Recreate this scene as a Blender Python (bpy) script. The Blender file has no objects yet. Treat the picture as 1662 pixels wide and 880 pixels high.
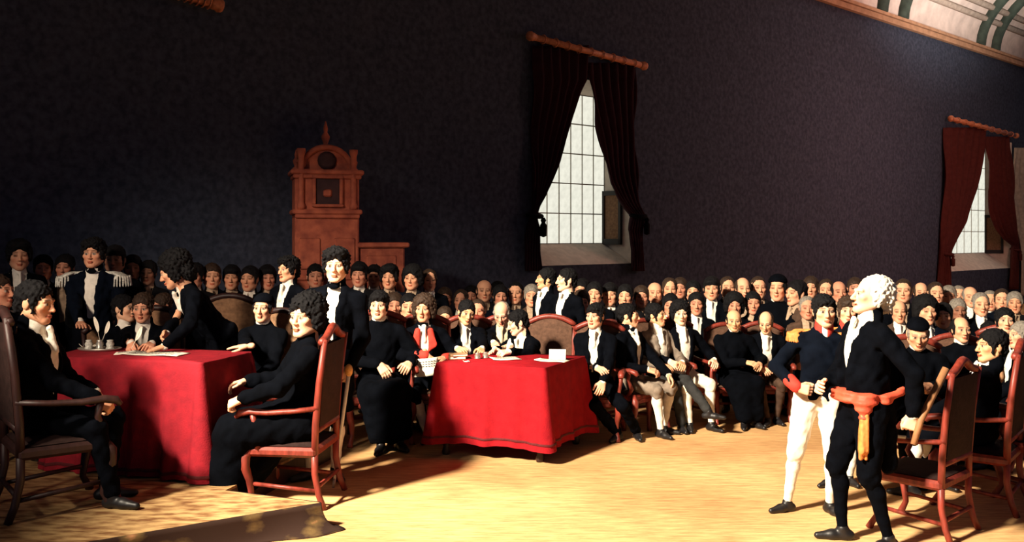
import bpy, math, random
import numpy as np
from mathutils import Vector, Matrix

random.seed(11)
RNG = np.random.RandomState(5)
SC = bpy.context.scene
COL = SC.collection
PI = math.pi

# ------------------------------------------------------------------ camera, world, light, exposure
FPX, CX, HY, CAMZ = 1500.0, 831.0, 384.0, 2.0
cam_data = bpy.data.cameras.new('camera')
cam_data.sensor_width = 36.0
cam_data.lens = 36.0 * FPX / 1662.0
cam_data.shift_y = -(440.0 - HY) / 1662.0
cam_data.clip_end = 200
cam = bpy.data.objects.new('camera', cam_data)
COL.objects.link(cam)
cam.location = (0, 0, CAMZ)
cam.rotation_euler = (PI / 2, 0, 0)
SC.camera = cam

SC.view_settings.view_transform = 'Standard'
SC.view_settings.look = 'None'
SC.view_settings.gamma = 1
SC.view_settings.exposure = 0.0
SC.view_settings.use_curve_mapping = False

world = bpy.data.worlds.new('world')
SC.world = world
world.use_nodes = True
bg = world.node_tree.nodes['Background']
bg.inputs[0].default_value = (0.12, 0.34, 0.66, 1)
bg.inputs[1].default_value = 0.17


def lamp(name, kind, loc, target, energy, color, **kw):
    d = bpy.data.lights.new(name, kind)
    d.energy = energy
    d.color = color
    for k, v in kw.items():
        setattr(d, k, v)
    o = bpy.data.objects.new(name, d)
    COL.objects.link(o)
    o.location = loc
    o.rotation_euler = (Vector(target) - Vector(loc)).to_track_quat('-Z', 'Y').to_euler()
    return o


# assumed key spot, high at the left out of view; no window is built
lamp('window_light_key', 'SPOT', (-6.8, 0.2, 8.0), (2.6, 8.6, 0.0), 31000, (1.0, 0.86, 0.66),
     spot_size=math.radians(37), spot_blend=0.45, shadow_soft_size=0.55)
# added fill spot that brightens the group at the left-hand table
lamp('window_light_left', 'SPOT', (-5.4, -0.9, 5.2), (-2.9, 8.3, 1.45), 3600, (1.0, 0.80, 0.62),
     spot_size=math.radians(24), spot_blend=0.8, shadow_soft_size=0.6)
# added reddish fill lamp, out of view, tinting the right part of the wall
lamp('window_light_right', 'AREA', (12.3, 16.5, 4.6), (7.6, 20.8, 3.8), 250, (1.0, 0.45, 0.36),
     shape='RECTANGLE', size=4.0, size_y=3.0, spread=math.radians(160))
lamp('ceiling_bounce', 'AREA', (13.0, 15.0, 3.2), (12.5, 20.0, 9.5), 640, (1.0, 0.93, 0.84),  # added lamp aimed upward to brighten the ceiling
     shape='RECTANGLE', size=2.0, size_y=2.0, spread=math.radians(70))


# ------------------------------------------------------------------ materials
MATS = {}


def mat(name, color, rough=0.7, noise=0.0, nscale=30.0, bump=0.0, bscale=60.0, spec=0.3, color2=None,
        sheen=0.0, attr=None, translucent=0.0, metallic=0.0, stretch=(1, 1, 1), detail=4.0):
    if name in MATS:
        return MATS[name]
    m = bpy.data.materials.new(name)
    m.use_nodes = True
    nt = m.node_tree
    N, L = nt.nodes, nt.links
    p = N['Principled BSDF']
    p.inputs['Roughness'].default_value = rough
    p.inputs['Specular IOR Level'].default_value = spec
    p.inputs['Metallic'].default_value = metallic
    if sheen:
        p.inputs['Sheen Weight'].default_value = sheen
    tc = N.new('ShaderNodeTexCoord')
    mp = N.new('ShaderNodeMapping')
    mp.inputs['Scale'].default_value = stretch
    L.new(tc.outputs['Object'], mp.inputs['Vector'])
    c = (*color, 1)
    if attr:
        a = N.new('ShaderNodeAttribute')
        a.attribute_name = attr
        tint = N.new('ShaderNodeMix')
        tint.data_type = 'RGBA'
        tint.blend_type = 'MULTIPLY'
        tint.inputs['Factor'].default_value = 1.0
        tint.inputs['B'].default_value = c
        L.new(a.outputs['Color'], tint.inputs['A'])
        L.new(tint.outputs['Result'], p.inputs['Base Color'])
    elif noise > 0 or color2:
        n = N.new('ShaderNodeTexNoise')
        n.inputs['Scale'].default_value = nscale
        n.inputs['Detail'].default_value = detail
        L.new(mp.outputs['Vector'], n.inputs['Vector'])
        r = N.new('ShaderNodeValToRGB')
        c2 = color2 if color2 else tuple(x * (1 - noise) for x in color)
        r.color_ramp.elements[0].position = 0.33
        r.color_ramp.elements[1].position = 0.67
        r.color_ramp.elements[0].color = (*c2, 1)
        r.color_ramp.elements[1].color = c
        L.new(n.outputs['Fac'], r.inputs['Fac'])
        L.new(r.outputs['Color'], p.inputs['Base Color'])
    else:
        p.inputs['Base Color'].default_value = c
    if bump > 0:
        n2 = N.new('ShaderNodeTexNoise')
        n2.inputs['Scale'].default_value = bscale
        n2.inputs['Detail'].default_value = 3
        L.new(mp.outputs['Vector'], n2.inputs['Vector'])
        b = N.new('ShaderNodeBump')
        b.inputs['Strength'].default_value = bump
        b.inputs['Distance'].default_value = 0.01
        L.new(n2.outputs['Fac'], b.inputs['Height'])
        L.new(b.outputs['Normal'], p.inputs['Normal'])
    if translucent > 0:
        t = N.new('ShaderNodeBsdfTranslucent')
        t.inputs['Color'].default_value = (0.45, 0.03, 0.02, 1)
        mx = N.new('ShaderNodeMixShader')
        mx.inputs['Fac'].default_value = translucent
        L.new(p.outputs['BSDF'], mx.inputs[1])
        L.new(t.outputs['BSDF'], mx.inputs[2])
        L.new(mx.outputs['Shader'], N['Material Output'].inputs['Surface'])
    MATS[name] = m
    return m


def emissive(name, color, strength):
    m = bpy.data.materials.new(name)
    m.use_nodes = True
    N, L = m.node_tree.nodes, m.node_tree.links
    N.remove(N['Principled BSDF'])
    e = N.new('ShaderNodeEmission')
    e.inputs['Strength'].default_value = strength
    tc = N.new('ShaderNodeTexCoord')
    n = N.new('ShaderNodeTexNoise')
    n.inputs['Scale'].default_value = 9
    n.inputs['Detail'].default_value = 5
    r = N.new('ShaderNodeValToRGB')
    r.color_ramp.elements[0].position = 0.3
    r.color_ramp.elements[1].position = 0.7
    r.color_ramp.elements[0].color = (*[x * 0.8 for x in color], 1)
    r.color_ramp.elements[1].color = (*color, 1)
    L.new(tc.outputs['Object'], n.inputs['Vector'])
    L.new(n.outputs['Fac'], r.inputs['Fac'])
    L.new(r.outputs['Color'], e.inputs['Color'])
    L.new(e.outputs['Emission'], N['Material Output'].inputs['Surface'])
    return m


BLACK = mat('black_cloth', (0.0017, 0.0022, 0.0040), 0.9, noise=0.4, nscale=14, bump=0.25, bscale=45, spec=0.03)
BLACK2 = mat('black_wool', (0.0035, 0.0035, 0.005), 0.9, noise=0.5, nscale=10, bump=0.25, bscale=60, spec=0.1)
NAVY = mat('navy_cloth', (0.0022, 0.0038, 0.0085), 0.88, noise=0.3, nscale=16, bump=0.2, bscale=50, spec=0.04)
CASSOCK = mat('cassock_cloth', (0.0015, 0.0020, 0.0036), 0.9, noise=0.4, nscale=9, bump=0.3, bscale=30, spec=0.03)
GREYC = mat('grey_cloth', (0.23, 0.18, 0.14), 0.85, noise=0.45, nscale=14, bump=0.2, bscale=50, spec=0.15)
BROWNC = mat('brown_cloth', (0.075, 0.042, 0.028), 0.85, noise=0.45, nscale=14, bump=0.2, bscale=50, spec=0.15)
DARKGREY = mat('dark_grey_cloth', (0.03, 0.03, 0.03), 0.85, noise=0.45, nscale=14, bump=0.2, bscale=50, spec=0.15)
WHITE = mat('white_linen', (0.80, 0.74, 0.64), 0.75, noise=0.14, nscale=30, bump=0.25, bscale=70, spec=0.2)
BREECH = mat('white_breeches', (0.78, 0.70, 0.58), 0.75, noise=0.12, nscale=9, bump=0.3, bscale=28, spec=0.2)
CREAM = mat('cream_cloth', (0.62, 0.50, 0.34), 0.75, noise=0.2, nscale=20, bump=0.2, bscale=60, spec=0.2)
REDC = mat('red_facing', (0.56, 0.045, 0.030), 0.75, noise=0.3, nscale=20, bump=0.2, bscale=60, spec=0.2)
SASH = mat('red_sash', (0.70, 0.090, 0.045), 0.6, noise=0.3, nscale=18, bump=0.25, bscale=40, spec=0.3)
ORANGE = mat('orange_fringe', (0.72, 0.24, 0.06), 0.6, noise=0.35, nscale=40, spec=0.3)
GOLD = mat('gold_braid', (0.72, 0.36, 0.10), 0.5, noise=0.35, nscale=60, bump=0.3, bscale=90, spec=0.5)
SILVER = mat('silver_braid', (0.66, 0.64, 0.56), 0.45, noise=0.5, nscale=70, bump=0.4, bscale=110, spec=0.5)
SHOE = mat('black_leather', (0.008, 0.007, 0.008), 0.45, spec=0.4, bump=0.05)
SKIN = mat('skin', (1.0, 1.0, 1.0), 0.6, attr='col', bump=0.12, bscale=70, spec=0.25)
HAIR_BLACK = mat('black_hair', (0.0055, 0.005, 0.006), 0.8, noise=0.5, nscale=50, bump=0.5, bscale=90, spec=0.12)
HAIR_BROWN = mat('brown_hair', (0.035, 0.018, 0.010), 0.7, noise=0.5, nscale=50, bump=0.5, bscale=90, spec=0.25)
HAIR_GREY = mat('grey_hair', (0.22, 0.19, 0.16), 0.75, noise=0.4, nscale=50, bump=0.5, bscale=90, spec=0.25)
HAIR_WHITE = mat('white_hair', (0.82, 0.76, 0.66), 0.75, noise=0.25, nscale=50, bump=0.6, bscale=80, spec=0.25)
WOOD_RED = mat('red_wood', (0.25, 0.036, 0.022), 0.45, noise=0.55, nscale=7, stretch=(4, 4, 1), spec=0.4, bump=0.08)
WOOD_DARK = mat('dark_wood', (0.035, 0.012, 0.010), 0.5, noise=0.5, nscale=7, stretch=(4, 4, 1), spec=0.35, bump=0.08)
UPH_DARK = mat('dark_upholstery', (0.030, 0.014, 0.012), 0.8, noise=0.4, nscale=22, bump=0.3, bscale=60, spec=0.15)
UPH_TAN = mat('tan_upholstery', (0.26, 0.14, 0.075), 0.8, noise=0.4, nscale=26, bump=0.3, bscale=60, spec=0.15)
UPH_BROWN = mat('brown_upholstery', (0.11, 0.055, 0.035), 0.8, noise=0.4, nscale=26, bump=0.3, bscale=60, spec=0.15)
CLOTH_RED = mat('red_tablecloth', (0.29, 0.009, 0.014), 0.85, color2=(0.22, 0.007, 0.012), nscale=13, bump=0.3, bscale=90, spec=0.06)
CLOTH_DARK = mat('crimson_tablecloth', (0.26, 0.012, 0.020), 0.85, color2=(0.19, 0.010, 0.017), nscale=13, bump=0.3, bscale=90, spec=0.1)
BRAID_DARK = mat('dark_braid', (0.10, 0.012, 0.014), 0.8, noise=0.3, nscale=60, spec=0.2)
PAPER = mat('paper', (0.86, 0.80, 0.66), 0.8, noise=0.08, nscale=20, spec=0.2)
INK = mat('ink', (0.05, 0.04, 0.04), 0.7)
STEEL = mat('polished_steel', (0.75, 0.75, 0.72), 0.3, metallic=0.6, spec=0.5)
PEWTER = mat('pewter', (0.45, 0.42, 0.36), 0.35, metallic=0.7, spec=0.5)
LEATHER_B = mat('brown_leather', (0.35, 0.16, 0.07), 0.6, noise=0.3, nscale=20, spec=0.3)


# ------------------------------------------------------------------ object helpers
def tag(o, label=None, cat=None, group=None, kind=None):
    if label:
        o['label'] = label
    if cat:
        o['category'] = cat
    if group:
        o['group'] = group
    if kind:
        o['kind'] = kind
    return o


def empty(name, loc=(0, 0, 0), rz=0.0, scale=1.0):
    o = bpy.data.objects.new(name, None)
    o.empty_display_size = 0.1
    COL.objects.link(o)
    o.location = loc
    o.rotation_euler = (0, 0, rz)
    o.scale = (scale,) * 3
    return o


def np_mesh(name, V, F, material=None, smooth=True, col=None):
    """V (n,3) array, F (m,k) int array or a list of lists."""
    me = bpy.data.meshes.new(name)
    if isinstance(F, np.ndarray):
        k = F.shape[1]
        me.vertices.add(len(V))
        me.vertices.foreach_set('co', np.asarray(V, np.float32).ravel())
        me.loops.add(F.size)
        me.loops.foreach_set('vertex_index', F.astype(np.int32).ravel())
        me.polygons.add(len(F))
        me.polygons.foreach_set('loop_start', np.arange(0, F.size, k, dtype=np.int32))
        me.update(calc_edges=True)
    else:
        me.from_pydata([tuple(map(float, v)) for v in V], [], [list(map(int, f)) for f in F])
        me.update()
    if smooth:
        me.polygons.foreach_set('use_smooth', np.ones(len(me.polygons), bool))
    if col is not None:
        a = me.color_attributes.new('col', 'FLOAT_COLOR', 'POINT')
        c = np.ones((len(V), 4), np.float32)
        c[:, :3] = col
        a.data.foreach_set('color', c.ravel())
    if material:
        me.materials.append(material)
    return me


def link(name, me, parent=None, loc=None, rz=None):
    o = bpy.data.objects.new(name, me)
    COL.objects.link(o)
    if parent:
        o.parent = parent
    if loc is not None:
        o.location = loc
    if rz is not None:
        o.rotation_euler = (0, 0, rz)
    return o


class MB:
    """collects simple pieces of ONE part"""

    def __init__(self):
        self.v, self.f = [], []

    def add(self, V, F):
        n = len(self.v)
        self.v += [tuple(map(float, p)) for p in V]
        self.f += [[i + n for i in q] for q in F]
        return self

    def box(self, c, s, rz=0.0, bev=0.0, M=None):
        x, y, z = s[0] / 2, s[1] / 2, s[2] / 2
        if bev <= 0:
            V = [(i * x, j * y, k * z) for k in (-1, 1) for j in (-1, 1) for i in (-1, 1)]
            F = [(0, 2, 3, 1), (4, 5, 7, 6), (0, 1, 5, 4), (2, 6, 7, 3), (0, 4, 6, 2), (1, 3, 7, 5)]
        else:
            b = min(bev, x * .9, y * .9, z * .9)
            V, ring = [], []
            for (zz, sx, sy) in ((-z, x - b, y - b), (-z + b, x, y), (z - b, x, y), (z, x - b, y - b)):
                r = []
                for (px_, py_) in ((-sx, -sy + b), (-sx + b, -sy), (sx - b, -sy), (sx, -sy + b),
                                   (sx, sy - b), (sx - b, sy), (-sx + b, sy), (-sx, sy - b)):
                    r.append(len(V))
                    V.append((px_, py_, zz))
                ring.append(r)
            F = [ring[0][::-1], ring[3]]
            for a, bq in zip(ring, ring[1:]):
                for i in range(8):
                    j = (i + 1) % 8
                    F.append((a[i], a[j], bq[j], bq[i]))
        ca, sa = math.cos(rz), math.sin(rz)
        W = [(c[0] + ca * p[0] - sa * p[1], c[1] + sa * p[0] + ca * p[1], c[2] + p[2]) for p in V]
        if M is not None:
            W = [tuple(M @ Vector(p)) for p in W]
        return self.add(W, F)

    def tube(self, pts, rad, n=8, flat=1.0, up=None):
        """round (or flattened) bar along a path"""
        P = [Vector(p) for p in pts]
        if not isinstance(rad, (list, tuple)):
            rad = [rad] * len(P)
        V, F = [], []
        upv = Vector(up) if up else None
        prev = None
        for i, p in enumerate(P):
            t = (P[min(i + 1, len(P) - 1)] - P[max(i - 1, 0)]).normalized()
            ref = upv if upv else (prev if prev is not None else (Vector((0, 0, 1)) if abs(t.z) < 0.9 else Vector((1, 0, 0))))
            a = t.cross(ref).normalized()
            b = a.cross(t).normalized()
            prev = b
            for k in range(n):
                an = 2 * PI * k / n
                V.append(p + a * (math.cos(an) * rad[i]) + b * (math.sin(an) * rad[i] * flat))
        for i in range(len(P) - 1):
            for k in range(n):
                k2 = (k + 1) % n
                F.append((i * n + k, i * n + k2, (i + 1) * n + k2, (i + 1) * n + k))
        F.append(list(range(n))[::-1])
        F.append([(len(P) - 1) * n + k for k in range(n)])
        return self.add(V, F)

    def lathe(self, prof, c=(0, 0, 0), n=14, sy=1.0):
        V, F = [], []
        for r, z in prof:
            for k in range(n):
                a = 2 * PI * k / n
                V.append((c[0] + r * math.cos(a), c[1] + sy * r * math.sin(a), c[2] + z))
        for i in range(len(prof) - 1):
            for k in range(n):
                k2 = (k + 1) % n
                F.append((i * n + k, i * n + k2, (i + 1) * n + k2, (i + 1) * n + k))
        F.append(list(range(n))[::-1])
        F.append([(len(prof) - 1) * n + k for k in range(n)])
        return self.add(V, F)

    def prism(self, poly, z0, z1):
        n = len(poly)
        V = [(p[0], p[1], z0) for p in poly] + [(p[0], p[1], z1) for p in poly]
        F = [list(range(n))[::-1], list(range(n, 2 * n))]
        for i in range(n):
            j = (i + 1) % n
            F.append((i, j, n + j, n + i))
        return self.add(V, F)

    def build(self, name, material, parent=None, smooth=False, loc=None, rz=None):
        me = np_mesh(name, self.v, self.f, material, smooth)
        return link(name, me, parent, loc, rz)


def copy_tree(o, parent=None):
    c = o.copy()
    COL.objects.link(c)
    c.parent = parent
    for ch in o.children:
        copy_tree(ch, c)
    return c


# ------------------------------------------------------------------ picture measurements -> places in the room
def at(px, Y):
    return (px - CX) / FPX * Y


def hz(py, Y):
    return CAMZ - (py - HY) / FPX * Y


WP = np.array((1.19, 15.0))
WD = np.array((0.744, 0.668)); WD = WD / np.linalg.norm(WD)
WN = np.array((WD[1], -WD[0]))
WANG = math.atan2(WD[1], WD[0])


def wall_uz(px, py, off=0.0):
    k = (px - CX) / FPX
    Y = (off + WP @ WN) / (k * WN[0] + WN[1])
    X = k * Y
    return float((np.array((X, Y)) - WP) @ WD), hz(py, Y)


def wpt(u, off, z):
    p = WP + WD * u + WN * off
    return (float(p[0]), float(p[1]), float(z))


# ------------------------------------------------------------------ surfaces from distance fields
def nrm(v):
    v = np.asarray(v, float)
    return v / (np.linalg.norm(v) + 1e-9)


def cap(a, b, ra, rb=None):
    a = np.asarray(a, np.float32); b = np.asarray(b, np.float32)
    rb = ra if rb is None else rb
    ab = b - a
    L2 = float(ab @ ab) + 1e-9
    m = max(ra, rb)

    def f(P):
        q = P - a
        t = np.clip((q @ ab) / L2, 0, 1)
        q = q - t[:, None] * ab
        return np.sqrt(np.einsum('ij,ij->i', q, q)) - (ra + (rb - ra) * t)
    return f, np.minimum(a, b) - m, np.maximum(a, b) + m


def ell(c, r, R=None):
    c = np.asarray(c, np.float32); r = np.asarray(r, np.float32)
    m = float(r.max())
    Rm = None if R is None else np.asarray(R, np.float32)

    def f(P):
        q = P - c
        if Rm is not None:
            q = q @ Rm
        k0 = q / r
        k1 = k0 / r
        n0 = np.sqrt(np.einsum('ij,ij->i', k0, k0))
        n1 = np.sqrt(np.einsum('ij,ij->i', k1, k1)) + 1e-9
        return n0 * (n0 - 1) / n1
    if Rm is None:
        return f, c - r, c + r
    e = np.abs(Rm) @ r
    return f, c - e, c + e


def fn(f):
    return f, None, None


def smin(a, b, k):
    if k <= 0:
        return np.minimum(a, b)
    h = np.clip(0.5 + 0.5 * (b - a) / k, 0, 1)
    return b + (a - b) * h - k * h * (1 - h)


def sdf_eval(ops, P, disp=None):
    D = None
    for op, pr, k in ops:
        d = pr[0](P)
        if D is None:
            D = d
        elif op == 'u':
            D = smin(D, d, k)
        elif op == 's':
            D = -smin(-D, d, k)
        else:
            D = -smin(-D, -d, k)
    if disp is not None:
        D = D + disp(P)
    return D.astype(np.float32)


def mesh_sdf(ops, h, disp=None, clip_lo=None, clip_hi=None):
    lo = np.min([p[1] for o, p, k in ops if o == 'u' and p[1] is not None], axis=0) - 2.5 * h
    hi = np.max([p[2] for o, p, k in ops if o == 'u' and p[2] is not None], axis=0) + 2.5 * h
    m = np.ceil((hi - lo) / (4 * h)).astype(int) + 1
    n = m * 4
    ax = [lo[i] + 4 * h * np.arange(m[i]) + 1.5 * h for i in range(3)]
    C = np.stack(np.meshgrid(*ax, indexing='ij'), -1).reshape(-1, 3).astype(np.float32)
    Dc = sdf_eval(ops, C, disp)
    act = np.abs(Dc) < 6.5 * h
    D = np.repeat(Dc[:, None], 64, 1)
    loc = np.stack(np.meshgrid(*[np.arange(4)] * 3, indexing='ij'), -1).reshape(-1, 3)
    Pf = (C[act][:, None, :] + ((loc - 1.5) * h)[None]).reshape(-1, 3).astype(np.float32)
    D[act] = sdf_eval(ops, Pf, disp).reshape(-1, 64)
    D = D.reshape(m[0], m[1], m[2], 4, 4, 4).transpose(0, 3, 1, 4, 2, 5).reshape(n)
    S = D < 0
    cnt = np.zeros(tuple(n - 1), np.uint8)
    for i in (0, 1):
        for j in (0, 1):
            for k in (0, 1):
                cnt += S[i:n[0] - 1 + i, j:n[1] - 1 + j, k:n[2] - 1 + k]
    A = (cnt > 0) & (cnt < 8)
    idx = np.argwhere(A)
    vid = np.full(A.shape, -1, np.int32)
    vid[A] = np.arange(len(idx))
    acc = np.zeros((len(idx), 3)); num = np.zeros(len(idx))
    cs = [(i, j, k) for i in (0, 1) for j in (0, 1) for k in (0, 1)]
    dv = {c: D[idx[:, 0] + c[0], idx[:, 1] + c[1], idx[:, 2] + c[2]] for c in cs}
    for c in cs:
        for a_ in range(3):
            if c[a_] == 0:
                c2 = list(c); c2[a_] = 1; c2 = tuple(c2)
                d0, d1 = dv[c], dv[c2]
                x = (d0 < 0) != (d1 < 0)
                t = np.where(x, d0 / np.where(x, d0 - d1, 1), 0)
                e = np.array(c, float)[None].repeat(len(idx), 0)
                e[:, a_] = t
                acc += e * x[:, None]
                num += x
    V = lo + h * (idx + acc / num[:, None])
    Q = []
    for a_ in range(3):
        b_, c_ = (a_ + 1) % 3, (a_ + 2) % 3
        s0 = [slice(None)] * 3; s1 = [slice(None)] * 3
        s0[a_] = slice(0, -1); s1[a_] = slice(1, None)
        X = S[tuple(s0)] != S[tuple(s1)]
        e = np.argwhere(X)
        e = e[(e[:, b_] > 0) & (e[:, c_] > 0) & (e[:, b_] < n[b_] - 1) & (e[:, c_] < n[c_] - 1)]
        if not len(e):
            continue
        ins = S[e[:, 0], e[:, 1], e[:, 2]]

        def g(db, dc):
            q = e.copy(); q[:, b_] -= db; q[:, c_] -= dc
            return vid[q[:, 0], q[:, 1], q[:, 2]]
        q = np.stack([g(1, 1), g(0, 1), g(0, 0), g(1, 0)], 1)
        q[~ins] = q[~ins][:, ::-1]
        Q.append(q)
    Q = np.concatenate(Q)
    Q = Q[(Q >= 0).all(1)]
    return V, Q


def waves(P, s, a, seed=0.0):
    x, y, z = P[:, 0] * s, P[:, 1] * s, P[:, 2] * s
    return a * (np.sin(x * 1.7 + 1.3 * np.sin(y * 1.1 + seed) + seed) * np.sin(y * 1.9 + 1.1 * np.sin(z * 1.3) + 2 * seed)
                * np.sin(z * 1.5 + 1.2 * np.sin(x * 0.9 + seed)) * 1.6)


# ------------------------------------------------------------------ people: head, hair, hands
def head_ops(w=1.0, nose=1.0, jaw=1.0):
    o = []
    U = lambda p, k=0.02: o.append(('u', p, k))
    U(ell((0, .018, .036), (.073 * w, .093, .079)))
    U(ell((0, -.024, -.030), (.062 * w, .062, .075)), .03)
    for s in (-1, 1):
        U(cap((s * .053 * w * jaw, .004, -.052), (s * .018, -.064, -.090), .017, .019), .022)
        U(ell((s * .042 * w, -.062, -.014), (.021, .019, .017)), .02)
        U(cap((s * .043, -.073, .025), (s * .006, -.083, .022), .0105), .014)
    U(ell((0, -.072, -.091), (.022 * jaw, .018, .017)), .018)
    for s in (-1, 1):
        o.append(('s', ell((s * .030, -.098, .007), (.019, .016, .012)), .010))
        U(ell((s * .030, -.0765, .006), (.0135, .0125, .0115)), .003)
    U(cap((0, -.084, .014), (0, -.104 - .005 * (nose - 1) * 5, -.026), .0080, .0105 * nose), .010)
    for s in (-1, 1):
        U(ell((s * .0105, -.094, -.030), (.0085, .010, .007)), .006)
    U(ell((0, -.092, -.0565), (.022, .009, .0055)), .006)
    U(ell((0, -.0905, -.067), (.018, .010, .0065)), .006)
    o.append(('s', ell((0, -.103, -.0618), (.022, .008, .0018)), .004))
    for s in (-1, 1):
        U(ell((s * .074 * w, .014, -.002), (.009, .021, .032)), .008)
    U(cap((0, .018, -.05), (0, .034, -.21), .050, .058), .022)
    return o


def head_colors(V, tone, brow):
    c = np.tile(np.asarray(tone, float), (len(V), 1))
    x, y, z = np.abs(V[:, 0]), V[:, 1], V[:, 2]

    def blend(mask, col):
        m = np.clip(mask, 0, 1)[:, None]
        c[:] = c * (1 - m) + np.asarray(col) * m
    g = lambda d, r: np.exp(-(d / r) ** 2)
    tone = np.asarray(tone)
    blend(.5 * g(np.hypot(x - .042, z + .030), .024) * (y < -.03), tone * (1.02, .66, .58))
    blend(.35 * g(np.hypot(x, z + .03), .016) * (y < -.09), tone * (1.0, .7, .6))
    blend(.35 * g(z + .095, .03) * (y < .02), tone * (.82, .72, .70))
    blend(.95 * (np.hypot(x / .022, (z + .062) / .0105) < 1) * (y < -.078), tone * (.72, .34, .30))
    blend(1.0 * (np.abs(z + .0618) < .0025) * (x < .02) * (y < -.078), tone * (.30, .14, .12))
    eye = (np.hypot((x - .030) / .0155, (z - .006) / .0095) < 1) * (y < -.06)
    blend(1.0 * eye, (.40, .30, .23))
    blend(1.0 * (np.hypot(x - .030, z - .006) < .0072) * (y < -.06), (.02, .012, .01))
    blend(.8 * g(z - .0175, .0028) * (np.abs(x - .030) < .017) * (y < -.06), tone * .25)
    blend(.9 * g(z - .0315 + .12 * np.abs(x - .028), .0048) * (np.abs(x - .030) < .021) * (y < -.055), brow)
    return c


HEADS = {}
LODS = {'hi': .0056, 'mid': .0068, 'lo': .0105}


def head_mesh(kind, lod):
    key = (kind, lod)
    if key not in HEADS:
        w, n, j = [(1, 1, 1), (.94, 1.12, .95), (1.06, 1.0, 1.1), (.98, 1.12, 1.05)][kind]
        HEADS[key] = mesh_sdf(head_ops(w, n, j), LODS[lod])
    return HEADS[key]


def hair_ops(style):
    o = []
    U = lambda p, k=0.02: o.append(('u', p, k))
    S = lambda p, k=0.012: o.append(('s', p, k))
    face = ell((0, -.122, -.030), (.062, .085, .104))
    under = ell((0, -.03, -.13), (.13, .105, .085))
    if style == 'short':
        U(ell((0, .022, .045), (.083, .100, .085)))
        for s in (-1, 1):
            U(cap((s * .070, -.022, .02), (s * .066, -.030, -.045), .013, .008), .02)
        U(ell((0, .075, -.03), (.06, .04, .05)), .03)
        S(face); S(under)
    elif style == 'tousled':
        U(ell((0, .020, .055), (.092, .104, .090)))
        U(ell((.02, -.062, .098), (.055, .035, .030)), .03)
        U(ell((-.045, -.045, .09), (.04, .035, .03)), .03)
        for s in (-1, 1):
            U(ell((s * .076, -.018, .015), (.020, .030, .060)), .02)
        U(ell((0, .08, -.03), (.065, .042, .055)), .03)
        S(face); S(under)
    elif style == 'big':
        U(ell((0, .025, .058), (.104, .112, .098)))
        for s in (-1, 1):
            U(ell((s * .082, .01, -.005), (.030, .045, .075)), .03)
        U(ell((0, .085, -.04), (.085, .05, .07)), .03)
        S(ell((0, -.125, -.026), (.064, .090, .100))); S(ell((0, -.05, -.14), (.13, .10, .08)))
    elif style == 'fringe':
        U(ell((0, .022, .048), (.085, .102, .086)))
        U(ell((0, -.058, .075), (.058, .032, .026)), .02)
        for s in (-1, 1):
            U(cap((s * .071, -.018, .02), (s * .070, -.024, -.04), .014, .009), .02)
        U(ell((0, .075, -.03), (.06, .04, .05)), .03)
        S(ell((0, -.125, -.040), (.060, .085, .098))); S(under)
    elif style == 'balding':
        U(ell((0, .034, .030), (.083, .092, .082)))
        for s in (-1, 1):
            U(cap((s * .072, -.012, .02), (s * .069, -.020, -.035), .013, .008), .02)
        U(ell((0, .078, -.03), (.06, .04, .05)), .03)
        S(ell((0, -.060, .085), (.062, .105, .075))); S(face); S(under)
    elif style == 'receding':
        U(ell((0, .026, .042), (.080, .097, .083)))
        for s in (-1, 1):
            U(cap((s * .070, -.020, .02), (s * .067, -.026, -.040), .012, .008), .02)
        U(ell((0, .075, -.03), (.06, .04, .05)), .03)
        S(ell((0, -.112, -.005), (.064, .095, .108))); S(under)
    elif style == 'swept':      # brushed back, full behind the ears
        U(ell((0, .045, .045), (.088, .106, .090)))
        U(ell((0, .098, -.015), (.070, .045, .080)), .04)
        for s in (-1, 1):
            U(ell((s * .074, .020, -.005), (.020, .036, .060)), .03)
        S(ell((0, -.125, -.005), (.080, .104, .108))); S(ell((0, -.06, -.14), (.13, .11, .08)))
    elif style == 'cap':
        U(ell((0, .020, .052), (.086, .103, .080)))
        o.append(('x', fn(lambda P: (.050 - P[:, 2]) - .12 * (P[:, 1])), .004))
    elif style == 'capfringe':
        U(ell((0, .026, .028), (.080, .097, .080)))
        for s in (-1, 1):
            U(cap((s * .070, -.018, .02), (s * .067, -.024, -.035), .013, .008), .02)
        S(face); S(under)
    return o


HAIRS = {}


def hair_mesh(style, lod, seed=0):
    key = (style, lod, seed)
    if key not in HAIRS:
        a = {'short': .006, 'receding': .004, 'tousled': .008, 'big': .008, 'fringe': .006, 'balding': .003, 'swept': .006, 'cap': .0, 'capfringe': .004}[style]
        h = {'hi': .0065, 'mid': .008, 'lo': .013}[lod]
        HAIRS[key] = mesh_sdf(hair_ops(style), h, (lambda P: waves(P, 75, a, seed * 1.7 + .4)) if a else None)
    return HAIRS[key]


HANDP = {'flat': (.10, .10, .08, 1.0), 'relax': (.40, .45, .30, .8), 'grip': (1.15, 1.25, .7, .35), 'pen': (.75, .85, .5, .45),
         'hold': (.85, .95, .5, .6)}
HANDS = {}


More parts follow.
